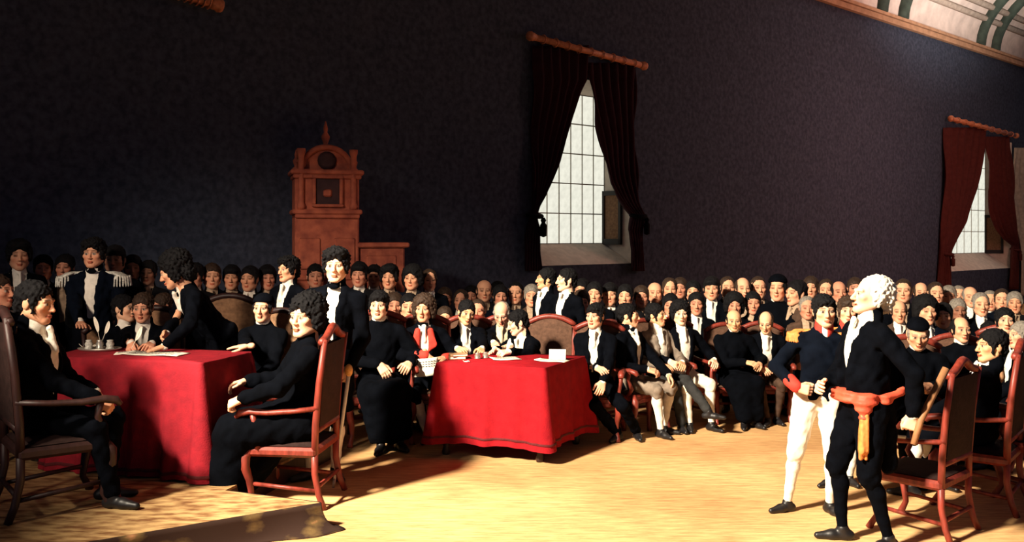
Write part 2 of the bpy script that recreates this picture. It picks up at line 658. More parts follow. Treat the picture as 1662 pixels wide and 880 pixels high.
def hand_mesh(pose, thumb, h=.0052):
    key = (pose, thumb, h)
    if key in HANDS:
        return HANDS[key]
    c1, c2, c3, tsp = HANDP[pose]
    o = []
    U = lambda p, k: o.append(('u', p, k))
    U(cap((0, -.04, 0), (0, .012, 0), .025, .024), 0)
    xs = (-.031, -.011, .010, .030)
    Ls = (.062, .076, .080, .072)            # little .. index, thumb beside the index
    for x in xs:
        U(cap((x * .55, .012, 0), (x, .082, .0), .017, .0125), .014)
    for i, x in enumerate(xs):
        p = np.array((x, .084, .0)); a = 0
        spread = x * 2.2
        for ln, c, r0, r1 in ((.45, c1, .0100, .0093), (.30, c2, .0093, .0086), (.25, c3, .0086, .0072)):
            a += c + .06 * (3 - i) * (c1 > .2)
            d = np.array((math.sin(spread) * math.cos(a), math.cos(a) * math.cos(spread), -math.sin(a)))
            q = p + d * Ls[i] * ln
            U(cap(p, q, r0, r1), .003)
            p = q
    a0 = np.array((.020, .018, -.006))
    a1 = a0 + np.array((.030 * tsp + .008, .034, -.014 - .012 * (1 - tsp)))
    a2 = a1 + np.array((.010 * tsp - .006 * (1 - tsp), .032, -.010 - .012 * (1 - tsp)))
    a3 = a2 + np.array((.004 * tsp - .016 * (1 - tsp), .024, -.004))
    U(cap(a0, a1, .0175, .0125), .012)
    U(cap(a1, a2, .0122, .0105), .004)
    U(cap(a2, a3, .0105, .0085), .004)
    V, Q = mesh_sdf(o, h)
    if thumb < 0:
        V = V * (-1, 1, 1)
        Q = Q[:, ::-1]
    HANDS[key] = (V, Q)
    return HANDS[key]


def rotm(yaw=0, pitch=0, roll=0):
    """yaw about Z, pitch (nod forward, face towards -Y goes down), roll about Y"""
    cy, sy = math.cos(yaw), math.sin(yaw)
    cp, sp = math.cos(pitch), math.sin(pitch)
    cr, sr = math.cos(roll), math.sin(roll)
    Rz = np.array(((cy, -sy, 0), (sy, cy, 0), (0, 0, 1)))
    Rx = np.array(((1, 0, 0), (0, cp, -sp), (0, sp, cp)))
    Ry = np.array(((cr, 0, sr), (0, 1, 0), (-sr, 0, cr)))
    return Rz @ Rx @ Ry


def ik(a, t, l1, l2, pole):
    a, t = np.asarray(a, float), np.asarray(t, float)
    v = t - a
    d = np.linalg.norm(v)
    dm = min(d, (l1 + l2) * .995)
    dm = max(dm, abs(l1 - l2) + .02)
    u = v / (d + 1e-9)
    t = a + u * dm
    x = (l1 * l1 - l2 * l2 + dm * dm) / (2 * dm)
    hgt = math.sqrt(max(l1 * l1 - x * x, 0))
    p = np.asarray(pole, float)
    p = p - u * (p @ u)
    p = nrm(p)
    return a + u * x + p * hgt, t


class Skel:
    """joints of one figure: faces -Y, feet on z = 0, 1.75 m tall"""

    def __init__(s, sp):
        sit = sp.get('sit', False)
        s.sit = sit
        pz = sp.get('pelvis', .54 if sit else .93)
        s.pel = np.array((sp.get('sway', 0.), 0., pz))
        s.T = rotm(math.radians(sp.get('twist', 0)), math.radians(sp.get('lean', 2 if not sit else -2)), math.radians(sp.get('roll', 0)))
        s.neck = s.t(0, -.01, .535)
        # nod: head keeps its own direction
        s.H = rotm(math.radians(sp.get('yaw', 0) + sp.get('twist', 0)), math.radians(sp.get('nod', 0)), math.radians(sp.get('tilt', sp.get('roll', 0) * .5)))
        s.head = s.neck + (s.T @ np.array((0, 0, 1)) * .4 + s.H @ np.array((0, -.06, 1)) * .6) * .164
        s.sh, s.el, s.wr = {}, {}, {}
        s.hip, s.kn, s.an = {}, {}, {}
        W = sp.get('width', 1.0)
        for k, sx in (('l', -1), ('r', 1)):
            s.sh[k] = s.t(sx * .185 * W, -.005, .452)
            s.hip[k] = s.pel + np.array((sx * .092, 0, -.02))
            df = (sx * .14, -.40, .62) if sit else (sx * .26, -.04, .84)
            tgt = sp.get('hand_' + k, df)
            pole = sp.get('elbow_' + k, (sx * .7, .6, -.5))
            s.el[k], s.wr[k] = ik(s.sh[k], tgt, .29, .265, pole)
            fd = (sx * .13, -.46, .075) if sit else (sx * .11, -.01, .075)
            ft = sp.get('foot_' + k, fd)
            kp = sp.get('knee_' + k, (sx * .15, -1, .35))
            s.kn[k], s.an[k] = ik(s.hip[k], ft, .43, .43, kp)
        s.fdir = {k: math.radians(sp.get('toe_' + k, sx * 18)) for k, sx in (('l', -1), ('r', 1))}

    def t(s, x, f, u):
        return s.pel + s.T @ np.array((x, -f, u))


def torso_ops(S, e=0.0, lower=True, w=1.0):
    o = []
    R = S.T
    U = lambda p, k=.05: o.append(('u', p, k))
    U(ell(S.t(0, .012, .33), (.160 * w + e, .118 + e, .175 + e), R))
    U(ell(S.t(0, .0, .14), (.140 * w + e, .106 + e, .15 + e), R), .06)
    if lower:
        U(ell(S.t(0, -.005, .0), (.160 * w + e, .120 + e, .13 + e), R), .05)
    U(cap(S.t(-.145 * w, -.004, .450), S.t(.145 * w, -.004, .450), .058 + e), .05)
    for sx in (-1, 1):
        U(cap(S.t(sx * .02, -.015, .53), S.t(sx * .11 * w, -.008, .475), .042 + e), .04)
    return o


def arm_ops(S, e=0.0, end=.93, k=.03, sides='lr'):
    o = []
    for s in sides:
        w = S.el[s] + (S.wr[s] - S.el[s]) * end
        o.append(('u', cap(S.sh[s], S.el[s], .053 + e, .042 + e), k))
        o.append(('u', cap(S.el[s], w, .043 + e, .033 + e), .02))
    return o


def shoe_ops(S, k, e=0):
    a = S.an[k]
    d = S.fdir[k]
    f = np.array((math.sin(d), -math.cos(d), 0.))
    sh = nrm(a - S.kn[k])
    if sh[2] > -.6:                      # a foot held off the floor points along with the shin
        f = nrm(np.array((sh[0], sh[1], sh[2] - .35)))
        dn = nrm(np.cross(np.cross(f, sh), f)) if abs(f @ sh) < .99 else np.array((0, 0, -1.))
    else:
        dn = np.array((0, 0, -1.))
    if dn[2] > 0:
        dn = -dn
    s0 = a + dn * .045
    o = [('u', cap(s0 - f * .045, s0 + f * .07, .034 + e, .036 + e), 0),
         ('u', cap(s0 + f * .07, s0 + f * .165 + dn * .006, .035 + e, .022 + e), .02),
         ('u', cap(a, s0 - f * .02, .040 + e, .036 + e), .02)]
    if dn[2] < -.9:
        o.append(('x', fn(lambda P, z=a[2] - .0745: z - P[:, 2]), .004))
    return o


def leg_profile(S, k, e=0):
    kn, an = S.kn[k], S.an[k]
    d = an - kn
    back = nrm(np.cross(np.cross(d, nrm(kn - S.hip[k]) + np.array((0, -.01, .01))), d))
    mid = kn + d * .30
    bk = np.array((0, .014, 0)) if not S.sit else np.array((0, .012, -.004))
    return [('u', cap(kn, mid + bk, .050 + e, .055 + e), 0),
            ('u', cap(mid + bk, kn + d * .72, .054 + e, .038 + e), .02),
            ('u', cap(kn + d * .72, an, .038 + e, .034 + e), .02)]


def wedge(S, zb, wb, wt, zt=.60, f0=.0):
    Tn = S.T.astype(np.float32)
    pel = S.pel.astype(np.float32)

    def f(P):
        q = (P - pel) @ Tn
        w = wb + (wt - wb) * np.clip((q[:, 2] - zb) / (zt - zb), 0, 1.15)
        return np.maximum(np.maximum((np.abs(q[:, 0]) - w) * .96, q[:, 1] + f0), zb - q[:, 2])
    return fn(f)


def lapel_disp(S, zb, wb, wt, amp=.008, wid=.045):
    Tn = S.T.astype(np.float32)
    pel = S.pel.astype(np.float32)

    def f(P):
        q = (P - pel) @ Tn
        w = wb + (wt - wb) * np.clip((q[:, 2] - zb) / (.6 - zb), 0, 1.1)
        x = np.abs(q[:, 0]) - w
        top = np.clip((q[:, 2] - zb - .02) / .2, 0, 1)
        inz = (x < wid * (.35 + top * .75)) & (q[:, 1] < -.02) & (q[:, 2] > zb + .02) & (q[:, 2] < .56)
        return np.where(inz, -amp, 0.)
    return f


def skin_tone():
    b = np.array((.68, .36, .215))
    return b * (1 + RNG.uniform(-.10, .10)) * (1, 1 + RNG.uniform(-.07, .06), 1 + RNG.uniform(-.09, .08))


def figure_parts(sp):
    """meshes of one figure in its own frame: list of (part name, mesh, material), plus the skeleton"""
    S = Skel(sp)
    lod = sp.get('lod', 'mid')
    h = {'hi': .0125, 'mid': .016, 'lo': .026}[lod]
    W = sp.get('width', 1.0)
    out = []
    dress = sp.get('dress', 'coat')
    seed = sp.get('seed', RNG.randint(1000) * .37)
    hs = sp.get('head_size', 1.1)
    # ---- body (one mesh: trunk, limbs, head, hands)
    ops = torso_ops(S, -.02, True, W) + arm_ops(S, -.014, 1.0)
    for k in 'lr':
        ops.append(('u', cap(S.hip[k], S.kn[k], .065, .045), .04))
        ops.append(('u', cap(S.kn[k], S.an[k], .042, .028), .02))
    ops.append(('u', cap(S.neck, S.head, .045), .03))
    V, Q = mesh_sdf(ops, h * 2.0)
    tone = np.asarray(sp.get('tone', skin_tone()))
    Vs, Qs, Cs = [V], [Q], [np.tile(tone, (len(V), 1))]
    n = len(V)
    hv, hq = head_mesh(sp.get('face', RNG.randint(4)), lod)
    brow = {'white': (.5, .45, .4), 'grey': (.12, .09, .07)}.get(sp.get('hair_color'), (.03, .016, .01))
    Cs.append(head_colors(hv, tone, brow))
    Vs.append((hv * hs) @ S.H.T + S.head); Qs.append(hq + n); n += len(hv)
    for k, sx in (('l', -1), ('r', 1)):
        pose = sp.get('grip_' + k, 'relax')
        if pose == 'none':
            continue
        d = sp.get('dir_' + k)
        fa = nrm(S.wr[k] - S.el[k])
        y = nrm(d) if d is not None else nrm(fa + np.array((0, 0, -.15)))
        bk = np.asarray(sp.get('back_' + k, (sx * .5, -.1, .9) if S.sit else (sx * .9, -.4, .2)), float)
        z = nrm(bk - y * (bk @ y)); x = np.cross(y, z)
        vv, qq = hand_mesh(pose, sx if True else 1, .0056 if lod != 'lo' else .011)
        R = np.stack((x, y, z), 1)
        Vs.append((vv * 1.03) @ R.T + S.wr[k]); Qs.append(qq + n); n += len(vv)
        Cs.append(np.tile(tone * (.97, .93, .93), (len(vv), 1)))
    out.append(('body', np_mesh('body', np.concatenate(Vs), np.concatenate(Qs), SKIN, True, np.concatenate(Cs)), None))
    # ---- hair, cap
    hc = {'black': HAIR_BLACK, 'brown': HAIR_BROWN, 'grey': HAIR_GREY, 'white': HAIR_WHITE}[sp.get('hair_color', 'black')]
    for st in sp.get('hair', 'short').split('+'):
        hv, hq = hair_mesh(st, lod, sp.get('hair_seed', RNG.randint(3)))
        part = 'skullcap' if st == 'cap' else 'hair'
        out.append((part, np_mesh(part, (hv * hs) @ S.H.T + S.head, hq, BLACK if st == 'cap' else hc), None))
    # ---- clothes
    cm = sp.get('coat_mat', BLACK)
    fold = lambda amp, s: (lambda P: waves(P, s, amp, seed))
    dn = np.array((0, 0, -1.))
    neck_top = S.neck + (S.head - S.neck) * .42
    if dress == 'cassock':
        ops = torso_ops(S, .014, True, W) + arm_ops(S, .018, .90)
        for k in 'lr':
            if S.sit:
                g = sp.get('skirt', 1.0)
                ops.append(('u', cap(S.hip[k], S.kn[k] + (0, 0, .01), .115 * g, .095 * g), .08))
                ops.append(('u', cap(S.kn[k], S.an[k] + np.array((0, .02, .08)), .095 * g, .10 * g), .06))
            else:
                ops.append(('u', cap(S.hip[k] + np.array((0, 0, .1)), S.an[k] + np.array((0, .02, .1)), .12, .15), .10))
        if S.sit:
            mk = (S.kn['l'] + S.kn['r']) / 2; ma = (S.an['l'] + S.an['r']) / 2
            ops.append(('u', cap(S.pel, mk, .11, .10), .08))
            ops.append(('u', cap(mk, ma + np.array((0, .04, .09)), .10, .13), .08))
            ops.append(('u', cap(S.pel + np.array((0, -.1, -.04)), ma + np.array((0, .16, .12)), .13, .13), .08))
        ops.append(('u', cap(S.neck - np.array((0, 0, .03)), neck_top - np.array((0, -.01, .02)), .070, .062), .02))
        zc = .08

        def dp(P):
            a = np.arctan2(P[:, 0] - S.pel[0], -(P[:, 1] - S.pel[1]) + .0)
            low = np.clip((S.pel[2] - .02 - P[:, 2]) / .3, 0, 1)
            return waves(P, 22, .006, seed) + low * .011 * np.sin(a * 15 + seed + 3 * P[:, 2])
        V, Q = mesh_sdf(ops + [('x', fn(lambda P: zc - P[:, 2]), .01)], h, dp)
        out.append(('cassock', np_mesh('cassock', V, Q, sp.get('coat_mat', CASSOCK)), None))
        V, Q = mesh_sdf([('u', cap(S.neck + (S.head - S.neck) * .30, S.neck + (S.head - S.neck) * .46, .066, .062), 0)], .012)
        if sp.get('collar', True):
            out.append(('collar', np_mesh('collar', V, Q, WHITE), None))
    else:
        tunic = dress == 'tunic'
        zb, wb, wt = sp.get('vee', (.12, .028, .075))
        ops = torso_ops(S, .012, False, W)
        ops.append(('u', ell(S.t(0, -.015, .02), (.165 * W, .128, .10), S.T), .05))
        if tunic:
            ops.append(('u', ell(S.t(0, 0, .05), (.150, .118, .12), S.T), .04))
        ops += arm_ops(S, .012, .93)
        if sp.get('stout'):
            ops.append(('u', ell(S.t(0, .020, .18), (.175, .150, .20), S.T), .06))
        if not S.sit and not tunic or sp.get('tails'):
            for sx in (-1, 1):
                t0 = S.t(sx * .085, -.085, .02)
                t1 = S.pel + np.array((sx * .085, .12, -.40))
                ops.append(('u', cap(t0, t1, .075, .055), .05))
        elif S.sit and not tunic:
            for sx in (-1, 1):
                ops.append(('u', cap(S.t(sx * .13, -.02, .02), S.pel + np.array((sx * .17, -.02, -.05)), .07, .05), .05))
        ops.append(('u', cap(S.neck + S.T @ np.array((0, .012, -.02)), neck_top + S.T @ np.array((0, .022, -.012)), .074, .070), .02))
        if not tunic:
            ops.append(('s', wedge(S, zb, wb, wt), .006))
        ld = lapel_disp(S, zb, wb, wt)
        dp = (lambda P: waves(P, 24, .006, seed) + ld(P)) if not tunic else fold(.006, 24)
        V, Q = mesh_sdf(ops, h, dp)
        out.append(('tunic' if tunic else 'coat', np_mesh('coat', V, Q, cm), None))
        # shirt front, cravat and cuffs
        ops = torso_ops(S, .002 if not tunic else -.012, False, W * .93)
        ops.append(('u', cap(S.neck + S.T @ np.array((0, -.012, -.03)), neck_top + S.T @ np.array((0, -.006, -.006)), .064, .060), .015))
        if not tunic and sp.get('bow', True):
            ops.append(('u', ell(S.t(0, .092, .545), (.030, .018, .022), S.T), .012))
            ops.append(('u', cap(S.t(0, .10, .52), S.t(0, .125, .40), .018, .024), .015))
        V, Q = mesh_sdf(ops, h, fold(.003, 60))
        out.append(('shirt_front', np_mesh('shirt', V, Q, sp.get('shirt_mat', WHITE)), None))
        if sp.get('stock'):
            V, Q = mesh_sdf([('u', cap(S.neck + (S.head - S.neck) * .10, neck_top, .069, .065), 0),
                             ('u', ell(S.t(0, .075, .55), (.045, .02, .02), S.T), .02)], h * .9)
            out.append(('neck_stock', np_mesh('neck_stock', V, Q, BLACK), None))
        if lod != 'lo':
            for k in 'lr':
                a = S.el[k] + (S.wr[k] - S.el[k]) * .90
                b = S.wr[k] + nrm(S.wr[k] - S.el[k]) * .004
                cu = sp.get('cuff_mat', WHITE)
                if cu is not WHITE:
                    a0 = S.el[k] + (S.wr[k] - S.el[k]) * .66
                    V, Q = mesh_sdf([('u', cap(a0, S.el[k] + (S.wr[k] - S.el[k]) * .95, .055, .050), 0)], .010)
                    out.append(('facing_cuff', np_mesh('facing_cuff', V, Q, cu), None))
                V, Q = mesh_sdf([('u', cap(a, b, .034, .035), 0)], .009)
                out.append(('cuff', np_mesh('cuff', V, Q, WHITE), None))
        # breeches
        ends = sp.get('legs', 'trousers')
        ops = [('u', ell(S.pel + np.array((0, .0, .01)), (.155, .120, .125)), 0)]
        ops.append(('u', ell(S.t(0, 0, .12), (.138, .108, .10), S.T), .05))
        for k in 'lr':
            ops.append(('u', cap(S.hip[k], S.kn[k], .092 * sp.get('thigh', 1), .062 * sp.get('thigh', 1)), .045))
            if ends == 'trousers':
                ops.append(('u', cap(S.kn[k], S.an[k] - (S.an[k] - S.kn[k]) * .06, .062, .050), .03))
            else:
                ops.append(('u', cap(S.kn[k], S.kn[k] + (S.an[k] - S.kn[k]) * .13, .061, .056), .02))
        V, Q = mesh_sdf(ops, h, fold(.006, 26))
        nm = 'trousers' if ends == 'trousers' else 'breeches'
        out.append((nm, np_mesh(nm, V, Q, sp.get('leg_mat', BLACK)), None))
        if ends != 'trousers':
            for k in 'lr':
                V, Q = mesh_sdf(leg_profile(S, k), max(h * .8, .01))
                out.append(('stocking', np_mesh('stocking', V, Q, sp.get('sock_mat', WHITE)), None))
    if not sp.get('no_shoes'):
        for k in 'lr':
            V, Q = mesh_sdf(shoe_ops(S, k), .0095 if lod != 'lo' else .016)
            out.append(('shoe', np_mesh('shoe', V, Q, SHOE), None))
    # ---- trimmings
    if 'lapel' in sp:
        for sx in (-1, 1):
            ops = [('u', cap(S.t(sx * .062, .118, .50), S.t(sx * .085, .140, .37), .030, .040), 0),
                   ('u', cap(S.t(sx * .085, .140, .37), S.t(sx * .045, .135, .30), .034, .012), .02)]
            ops.append(('x', fn(lambda P, c=S.t(0, .132, .4), f=S.T @ np.array((0, -1., 0)): np.abs((P - c.astype(np.float32)) @ f.astype(np.float32)) - .022), .008))
            V, Q = mesh_sdf(ops, .009)
            out.append(('lapel', np_mesh('lapel', V, Q, sp['lapel']), None))
    if 'collar_mat' in sp:
        V, Q = mesh_sdf([('u', cap(S.neck + (S.head - S.neck) * .0, neck_top, .079, .071), 0),
                         ('s', wedge(S, .4, .010, .022), .004)], .010)
        out.append(('collar', np_mesh('collar', V, Q, sp['collar_mat']), None))
    if 'epaulettes' in sp:
        for sx in (-1, 1):
            k = 'l' if sx < 0 else 'r'
            c = S.sh[k] + S.T @ np.array((sx * .035, 0, .058))
            e = sp.get('ep', 1.0)
            ops = [('u', ell(c, (.062 * e, .058 * e, .016 * e), S.T @ rotm(0, 0, sx * .35)), 0),
                   ('u', cap(S.t(sx * .075, -.005, .53), c, .022, .026), .01)]
            for i in range(15):
                a = -PI * .62 + i * PI * 1.24 / 14
                o_ = S.T @ np.array((sx * .062 * e * math.cos(a), .058 * e * math.sin(a), -.012))
                ops.append(('u', cap(c + o_, c + o_ * 1.12 + np.array((0, 0, -.062 * e)), .009, .008), .004))
            V, Q = mesh_sdf(ops, .0085)
            out.append(('epaulette', np_mesh('epaulette', V, Q, sp['epaulettes']), None))
    if sp.get('lapel_lines'):
        pass
    return out, S


PERSONS = []


def place_figure(sp, label, group=None):
    """build one figure; sp['px'], sp['top'] are the picture position of the crown, sp['Y'] its distance"""
    parts, S = figure_parts(sp)
    base = sp.get('base', 0.0)
    canon = S.head[2] + .128 * sp.get('head_size', 1.1)
    sc = sp.get('s') or (hz(sp['top'], sp['Y']) - base) / canon
    rz = math.radians(sp.get('rz', 0))
    c, s_ = math.cos(rz), math.sin(rz)
    hx, hy = S.head[0] * sc, S.head[1] * sc
    if 'root' in sp:
        X, Y = sp['root']
    else:
        X = at(sp['px'], sp['Y']) - (c * hx - s_ * hy)
        Y = sp['Y'] - (s_ * hx + c * hy)
    root = empty('person', (X, Y, base), rz)
    tag(root, label, 'person', group)
    for nm, me, _ in parts:
        me.transform(Matrix.Scale(sc, 4))
        link(nm, me, root)
    PERSONS.append((round(sc, 3), label[:40], round(X, 2), round(Y, 2)))
    return root, S, sc


def to_local(sp_root, rz, sc, w):
    d = np.asarray(w, float) - np.asarray(sp_root, float)
    c, s_ = math.cos(-rz), math.sin(-rz)
    return np.array((c * d[0] - s_ * d[1], s_ * d[0] + c * d[1], d[2])) / sc


def reach(sp, **hands):
    """give wrists world targets: reach(sp, l=(px, Y, z)) converts them to the figure's own frame"""
    S = Skel(sp)
    base = sp.get('base', 0.0)
    canon = S.head[2] + .128 * sp.get('head_size', 1.1)
    sc = sp.get('s') or (hz(sp['top'], sp['Y']) - base) / canon
    sp['s'] = sc
    rz = math.radians(sp.get('rz', 0))
    c, s_ = math.cos(rz), math.sin(rz)
    if 'root' not in sp:
        hx, hy = S.head[0] * sc, S.head[1] * sc
        sp['root'] = (at(sp['px'], sp['Y']) - (c * hx - s_ * hy), sp['Y'] - (s_ * hx + c * hy))
    for k, (px, Y, z) in hands.items():
        w = (at(px, Y), Y, z)
        nm = {'l': 'hand_l', 'r': 'hand_r', 'fl': 'foot_l', 'fr': 'foot_r'}[k]
        sp[nm] = tuple(to_local((sp['root'][0], sp['root'][1], base), rz, sc, w))
    return sp


# ------------------------------------------------------------------ the setting
def floor_material():
    m = bpy.data.materials.new('straw_coloured_floor')
    m.use_nodes = True
    N, L = m.node_tree.nodes, m.node_tree.links
    p = N['Principled BSDF']
    p.inputs['Roughness'].default_value = .75
    p.inputs['Specular IOR Level'].default_value = .2
    tc = N.new('ShaderNodeTexCoord')
    mp = N.new('ShaderNodeMapping'); mp.inputs['Scale'].default_value = (1.3, 9, 1); mp.inputs['Rotation'].default_value = (0, 0, .18)
    n = N.new('ShaderNodeTexNoise'); n.inputs['Scale'].default_value = 3.2; n.inputs['Detail'].default_value = 9; n.inputs['Roughness'].default_value = .7
    n2 = N.new('ShaderNodeTexNoise'); n2.inputs['Scale'].default_value = .55; n2.inputs['Detail'].default_value = 3
    r = N.new('ShaderNodeValToRGB')
    r.color_ramp.elements[0].position = .34; r.color_ramp.elements[0].color = (.48, .25, .105, 1)
    r.color_ramp.elements[1].position = .62; r.color_ramp.elements[1].color = (.78, .49, .22, 1)
    r2 = N.new('ShaderNodeValToRGB')
    r2.color_ramp.elements[0].position = .38; r2.color_ramp.elements[0].color = (.72, .66, .62, 1)
    r2.color_ramp.elements[1].position = .6; r2.color_ramp.elements[1].color = (1, 1, 1, 1)
    mx = N.new('ShaderNodeMix'); mx.data_type = 'RGBA'; mx.blend_type = 'MULTIPLY'; mx.inputs['Factor'].default_value = 1
    L.new(tc.outputs['Object'], mp.inputs['Vector']); L.new(mp.outputs['Vector'], n.inputs['Vector'])
    L.new(tc.outputs['Object'], n2.inputs['Vector'])
    L.new(n.outputs['Fac'], r.inputs['Fac']); L.new(n2.outputs['Fac'], r2.inputs['Fac'])
    L.new(r.outputs['Color'], mx.inputs['A']); L.new(r2.outputs['Color'], mx.inputs['B'])
    L.new(mx.outputs['Result'], p.inputs['Base Color'])
    b = N.new('ShaderNodeBump'); b.inputs['Strength'].default_value = .25; b.inputs['Distance'].default_value = .01
    L.new(n.outputs['Fac'], b.inputs['Height']); L.new(b.outputs['Normal'], p.inputs['Normal'])
    return m


FLOOR = floor_material()
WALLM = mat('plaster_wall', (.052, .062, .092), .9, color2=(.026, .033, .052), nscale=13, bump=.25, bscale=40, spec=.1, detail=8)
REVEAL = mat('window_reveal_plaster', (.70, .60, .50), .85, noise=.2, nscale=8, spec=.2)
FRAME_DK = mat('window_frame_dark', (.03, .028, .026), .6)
PANE = emissive('bright_window_glass', (1.0, .98, .83), 0.95)
ROD = mat('gilt_wood_rod', (.62, .22, .10), .5, noise=.4, nscale=20, spec=.4)
DRAPE = mat('dark_maroon_drape', (.035, .011, .016), .85, noise=.4, nscale=10, bump=.2, bscale=50, spec=.1, translucent=.10)
DRAPE_RED = mat('red_drape', (.095, .022, .018), .85, noise=.4, nscale=10, bump=.2, bscale=50, spec=.1, translucent=.18)
DRAPE_PALE = mat('pale_drape', (.42, .36, .28), .85, noise=.3, nscale=10, bump=.2, bscale=50, spec=.1)
CEIL = mat('ceiling_plaster', (.62, .52, .46), .9, noise=.25, nscale=3.5, bump=.2, bscale=30, spec=.1, detail=6)
CORNICE = mat('cornice_wood', (.42, .24, .14), .7, noise=.3, nscale=6, spec=.2)
RIBM = mat('ceiling_rib_dark_green', (.05, .07, .055), .8, noise=.4, nscale=6, spec=.2)
MOULD = mat('ceiling_moulding', (.40, .33, .27), .8, noise=.3, nscale=8, spec=.2)

b = MB(); b.box((2, 13, -.05), (60, 50, .1))
tag(b.build('floor', FLOOR), 'straw coloured floor of the hall, lit in the middle', kind='structure')

WALL_T, WALL_H = .62, 7.2


def window_geometry(lx, rx, by, glx, grx, gby, topz):
    """opening on the wall face from picture columns lx..rx with sill at row by; glass columns at depth"""
    D = .52
    u0, zb = wall_uz(lx, by)
    u1, _ = wall_uz(rx, by)
    g0, gz = wall_uz(glx, gby, -D)
    g1, _ = wall_uz(grx, gby, -D)
    return dict(u0=u0, u1=u1, zb=zb, zt=topz, g0=g0, g1=g1, gzb=gz, gzt=topz - .15, D=D)


W1 = window_geometry(866, 1024, 432, 868, 981, 396, 4.55)
W2 = window_geometry(1538, 1642, 441, 1541, 1599, 412, 4.75)

# wall: one mesh of slabs round the two openings
b = MB()
uu = [-17.5, W1['u0'], W1['u1'], W2['u0'], W2['u1'], 27.0]


def slab(u0, u1, z0, z1):
    c = wpt((u0 + u1) / 2, -WALL_T / 2, (z0 + z1) / 2)
    b.box(c, (u1 - u0, WALL_T, z1 - z0), rz=WANG)


slab(uu[0], uu[1], 0, WALL_H); slab(uu[2], uu[3], 0, WALL_H); slab(uu[4], uu[5], 0, WALL_H)
for w in (W1, W2):
    slab(w['u0'], w['u1'], 0, w['zb'] - .001); slab(w['u0'], w['u1'], w['zt'], WALL_H)
tag(b.build('wall_back', WALLM), 'long dark maroon plaster wall behind the crowd', kind='structure')


def build_window(n, w, cols, rows, label):
    root = empty('window_%d' % n, wpt((w['u0'] + w['u1']) / 2, 0, w['zb']))
    root['kind'] = 'structure'; root['label'] = label
    inv = Matrix.Translation(-Vector(root.location))

    def P(u, off, z):
        return inv @ Vector(wpt(u, off, z))
    D = w['D']
    # splayed reveal
    def quad(name, pts, m, th=.03):
        bb = MB()
        a = [Vector(p) for p in pts]
        nn = (a[1] - a[0]).cross(a[3] - a[0]).normalized() * th
        V = a + [p - nn for p in a]
        bb.add(V, [(0, 1, 2, 3), (7, 6, 5, 4), (0, 4, 5, 1), (1, 5, 6, 2), (2, 6, 7, 3), (3, 7, 4, 0)])
        return bb.build(name, m, root)
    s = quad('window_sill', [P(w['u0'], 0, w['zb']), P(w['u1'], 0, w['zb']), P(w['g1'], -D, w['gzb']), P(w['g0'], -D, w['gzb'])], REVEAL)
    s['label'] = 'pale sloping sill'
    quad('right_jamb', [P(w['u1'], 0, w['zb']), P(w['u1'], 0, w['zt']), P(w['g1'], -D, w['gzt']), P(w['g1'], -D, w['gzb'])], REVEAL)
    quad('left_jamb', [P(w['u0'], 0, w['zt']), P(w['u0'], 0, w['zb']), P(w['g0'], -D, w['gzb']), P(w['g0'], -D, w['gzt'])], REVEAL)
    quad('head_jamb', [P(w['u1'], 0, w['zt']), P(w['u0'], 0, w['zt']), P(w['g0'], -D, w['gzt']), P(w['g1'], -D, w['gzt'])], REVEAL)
    # dark shutter leaf folded against the right jamb
    def J(t, z, lift):
        u = w['u1'] + (w['g1'] - w['u1']) * t
        return P(u, -D * t, z) + Vector((WN[0], WN[1], 0)) * 0 + Vector((-WD[0], -WD[1], 0)) * lift
    fr = MB()
    z0, z1 = w['gzb'] - .02, w['gzb'] + (w['gzt'] - w['gzb']) * .36
    for (ta, tb, za, zc) in ((.30, .38, z0, z1), (.92, .99, z0, z1), (.30, .99, z0, z0 + .10), (.30, .99, z1 - .08, z1)):
        V = [J(ta, za, .02), J(tb, za, .02), J(tb, zc, .02), J(ta, zc, .02), J(ta, za, .07), J(tb, za, .07), J(tb, zc, .07), J(ta, zc, .07)]
        fr.add(V, [(0, 1, 2, 3), (7, 6, 5, 4), (0, 4, 5, 1), (1, 5, 6, 2), (2, 6, 7, 3), (3, 7, 4, 0)])
    o = fr.build('shutter', FRAME_DK, root); o['label'] = 'dark framed shutter leaf'
    pn = MB()
    V = [J(.38, z0 + .1, .03), J(.92, z0 + .1, .03), J(.92, z1 - .08, .03), J(.38, z1 - .08, .03),
         J(.38, z0 + .1, .045), J(.92, z0 + .1, .045), J(.92, z1 - .08, .045), J(.38, z1 - .08, .045)]
    pn.add(V, [(0, 1, 2, 3), (7, 6, 5, 4), (0, 4, 5, 1), (1, 5, 6, 2), (2, 6, 7, 3), (3, 7, 4, 0)])
    pn.build('shutter_panel', UPH_TAN, o)
    # leaded panes, one object each
    gw, gh = w['g1'] - w['g0'], w['gzt'] - w['gzb']
    cw, ch = gw / cols, gh / rows
    bb = MB(); bb.box((0, 0, 0), (cw - .010, .02, ch - .014))
    pane_me = np_mesh('pane', bb.v, bb.f, PANE, False)
    for i in range(cols):
        for j in range(rows):
            o = link('pane', pane_me, root, P(w['g0'] + cw * (i + .5), -D - .02, w['gzb'] + ch * (j + .5)), WANG)
    for i in range(cols + 1):
        bb = MB(); c = P(w['g0'] + cw * i, -D - .012, w['gzb'] + gh / 2)
        bb.box(c, (.013, .03, gh), rz=WANG); bb.build('glazing_bar', FRAME_DK if i in (0, cols) else MULL, root)
    for j in range(rows + 1):
        bb = MB(); c = P(w['g0'] + gw / 2, -D - .012, w['gzb'] + ch * j)
        bb.box(c, (gw, .03, .018), rz=WANG); bb.build('glazing_bar', FRAME_DK if j in (0, rows) else MULL, root)
    return root


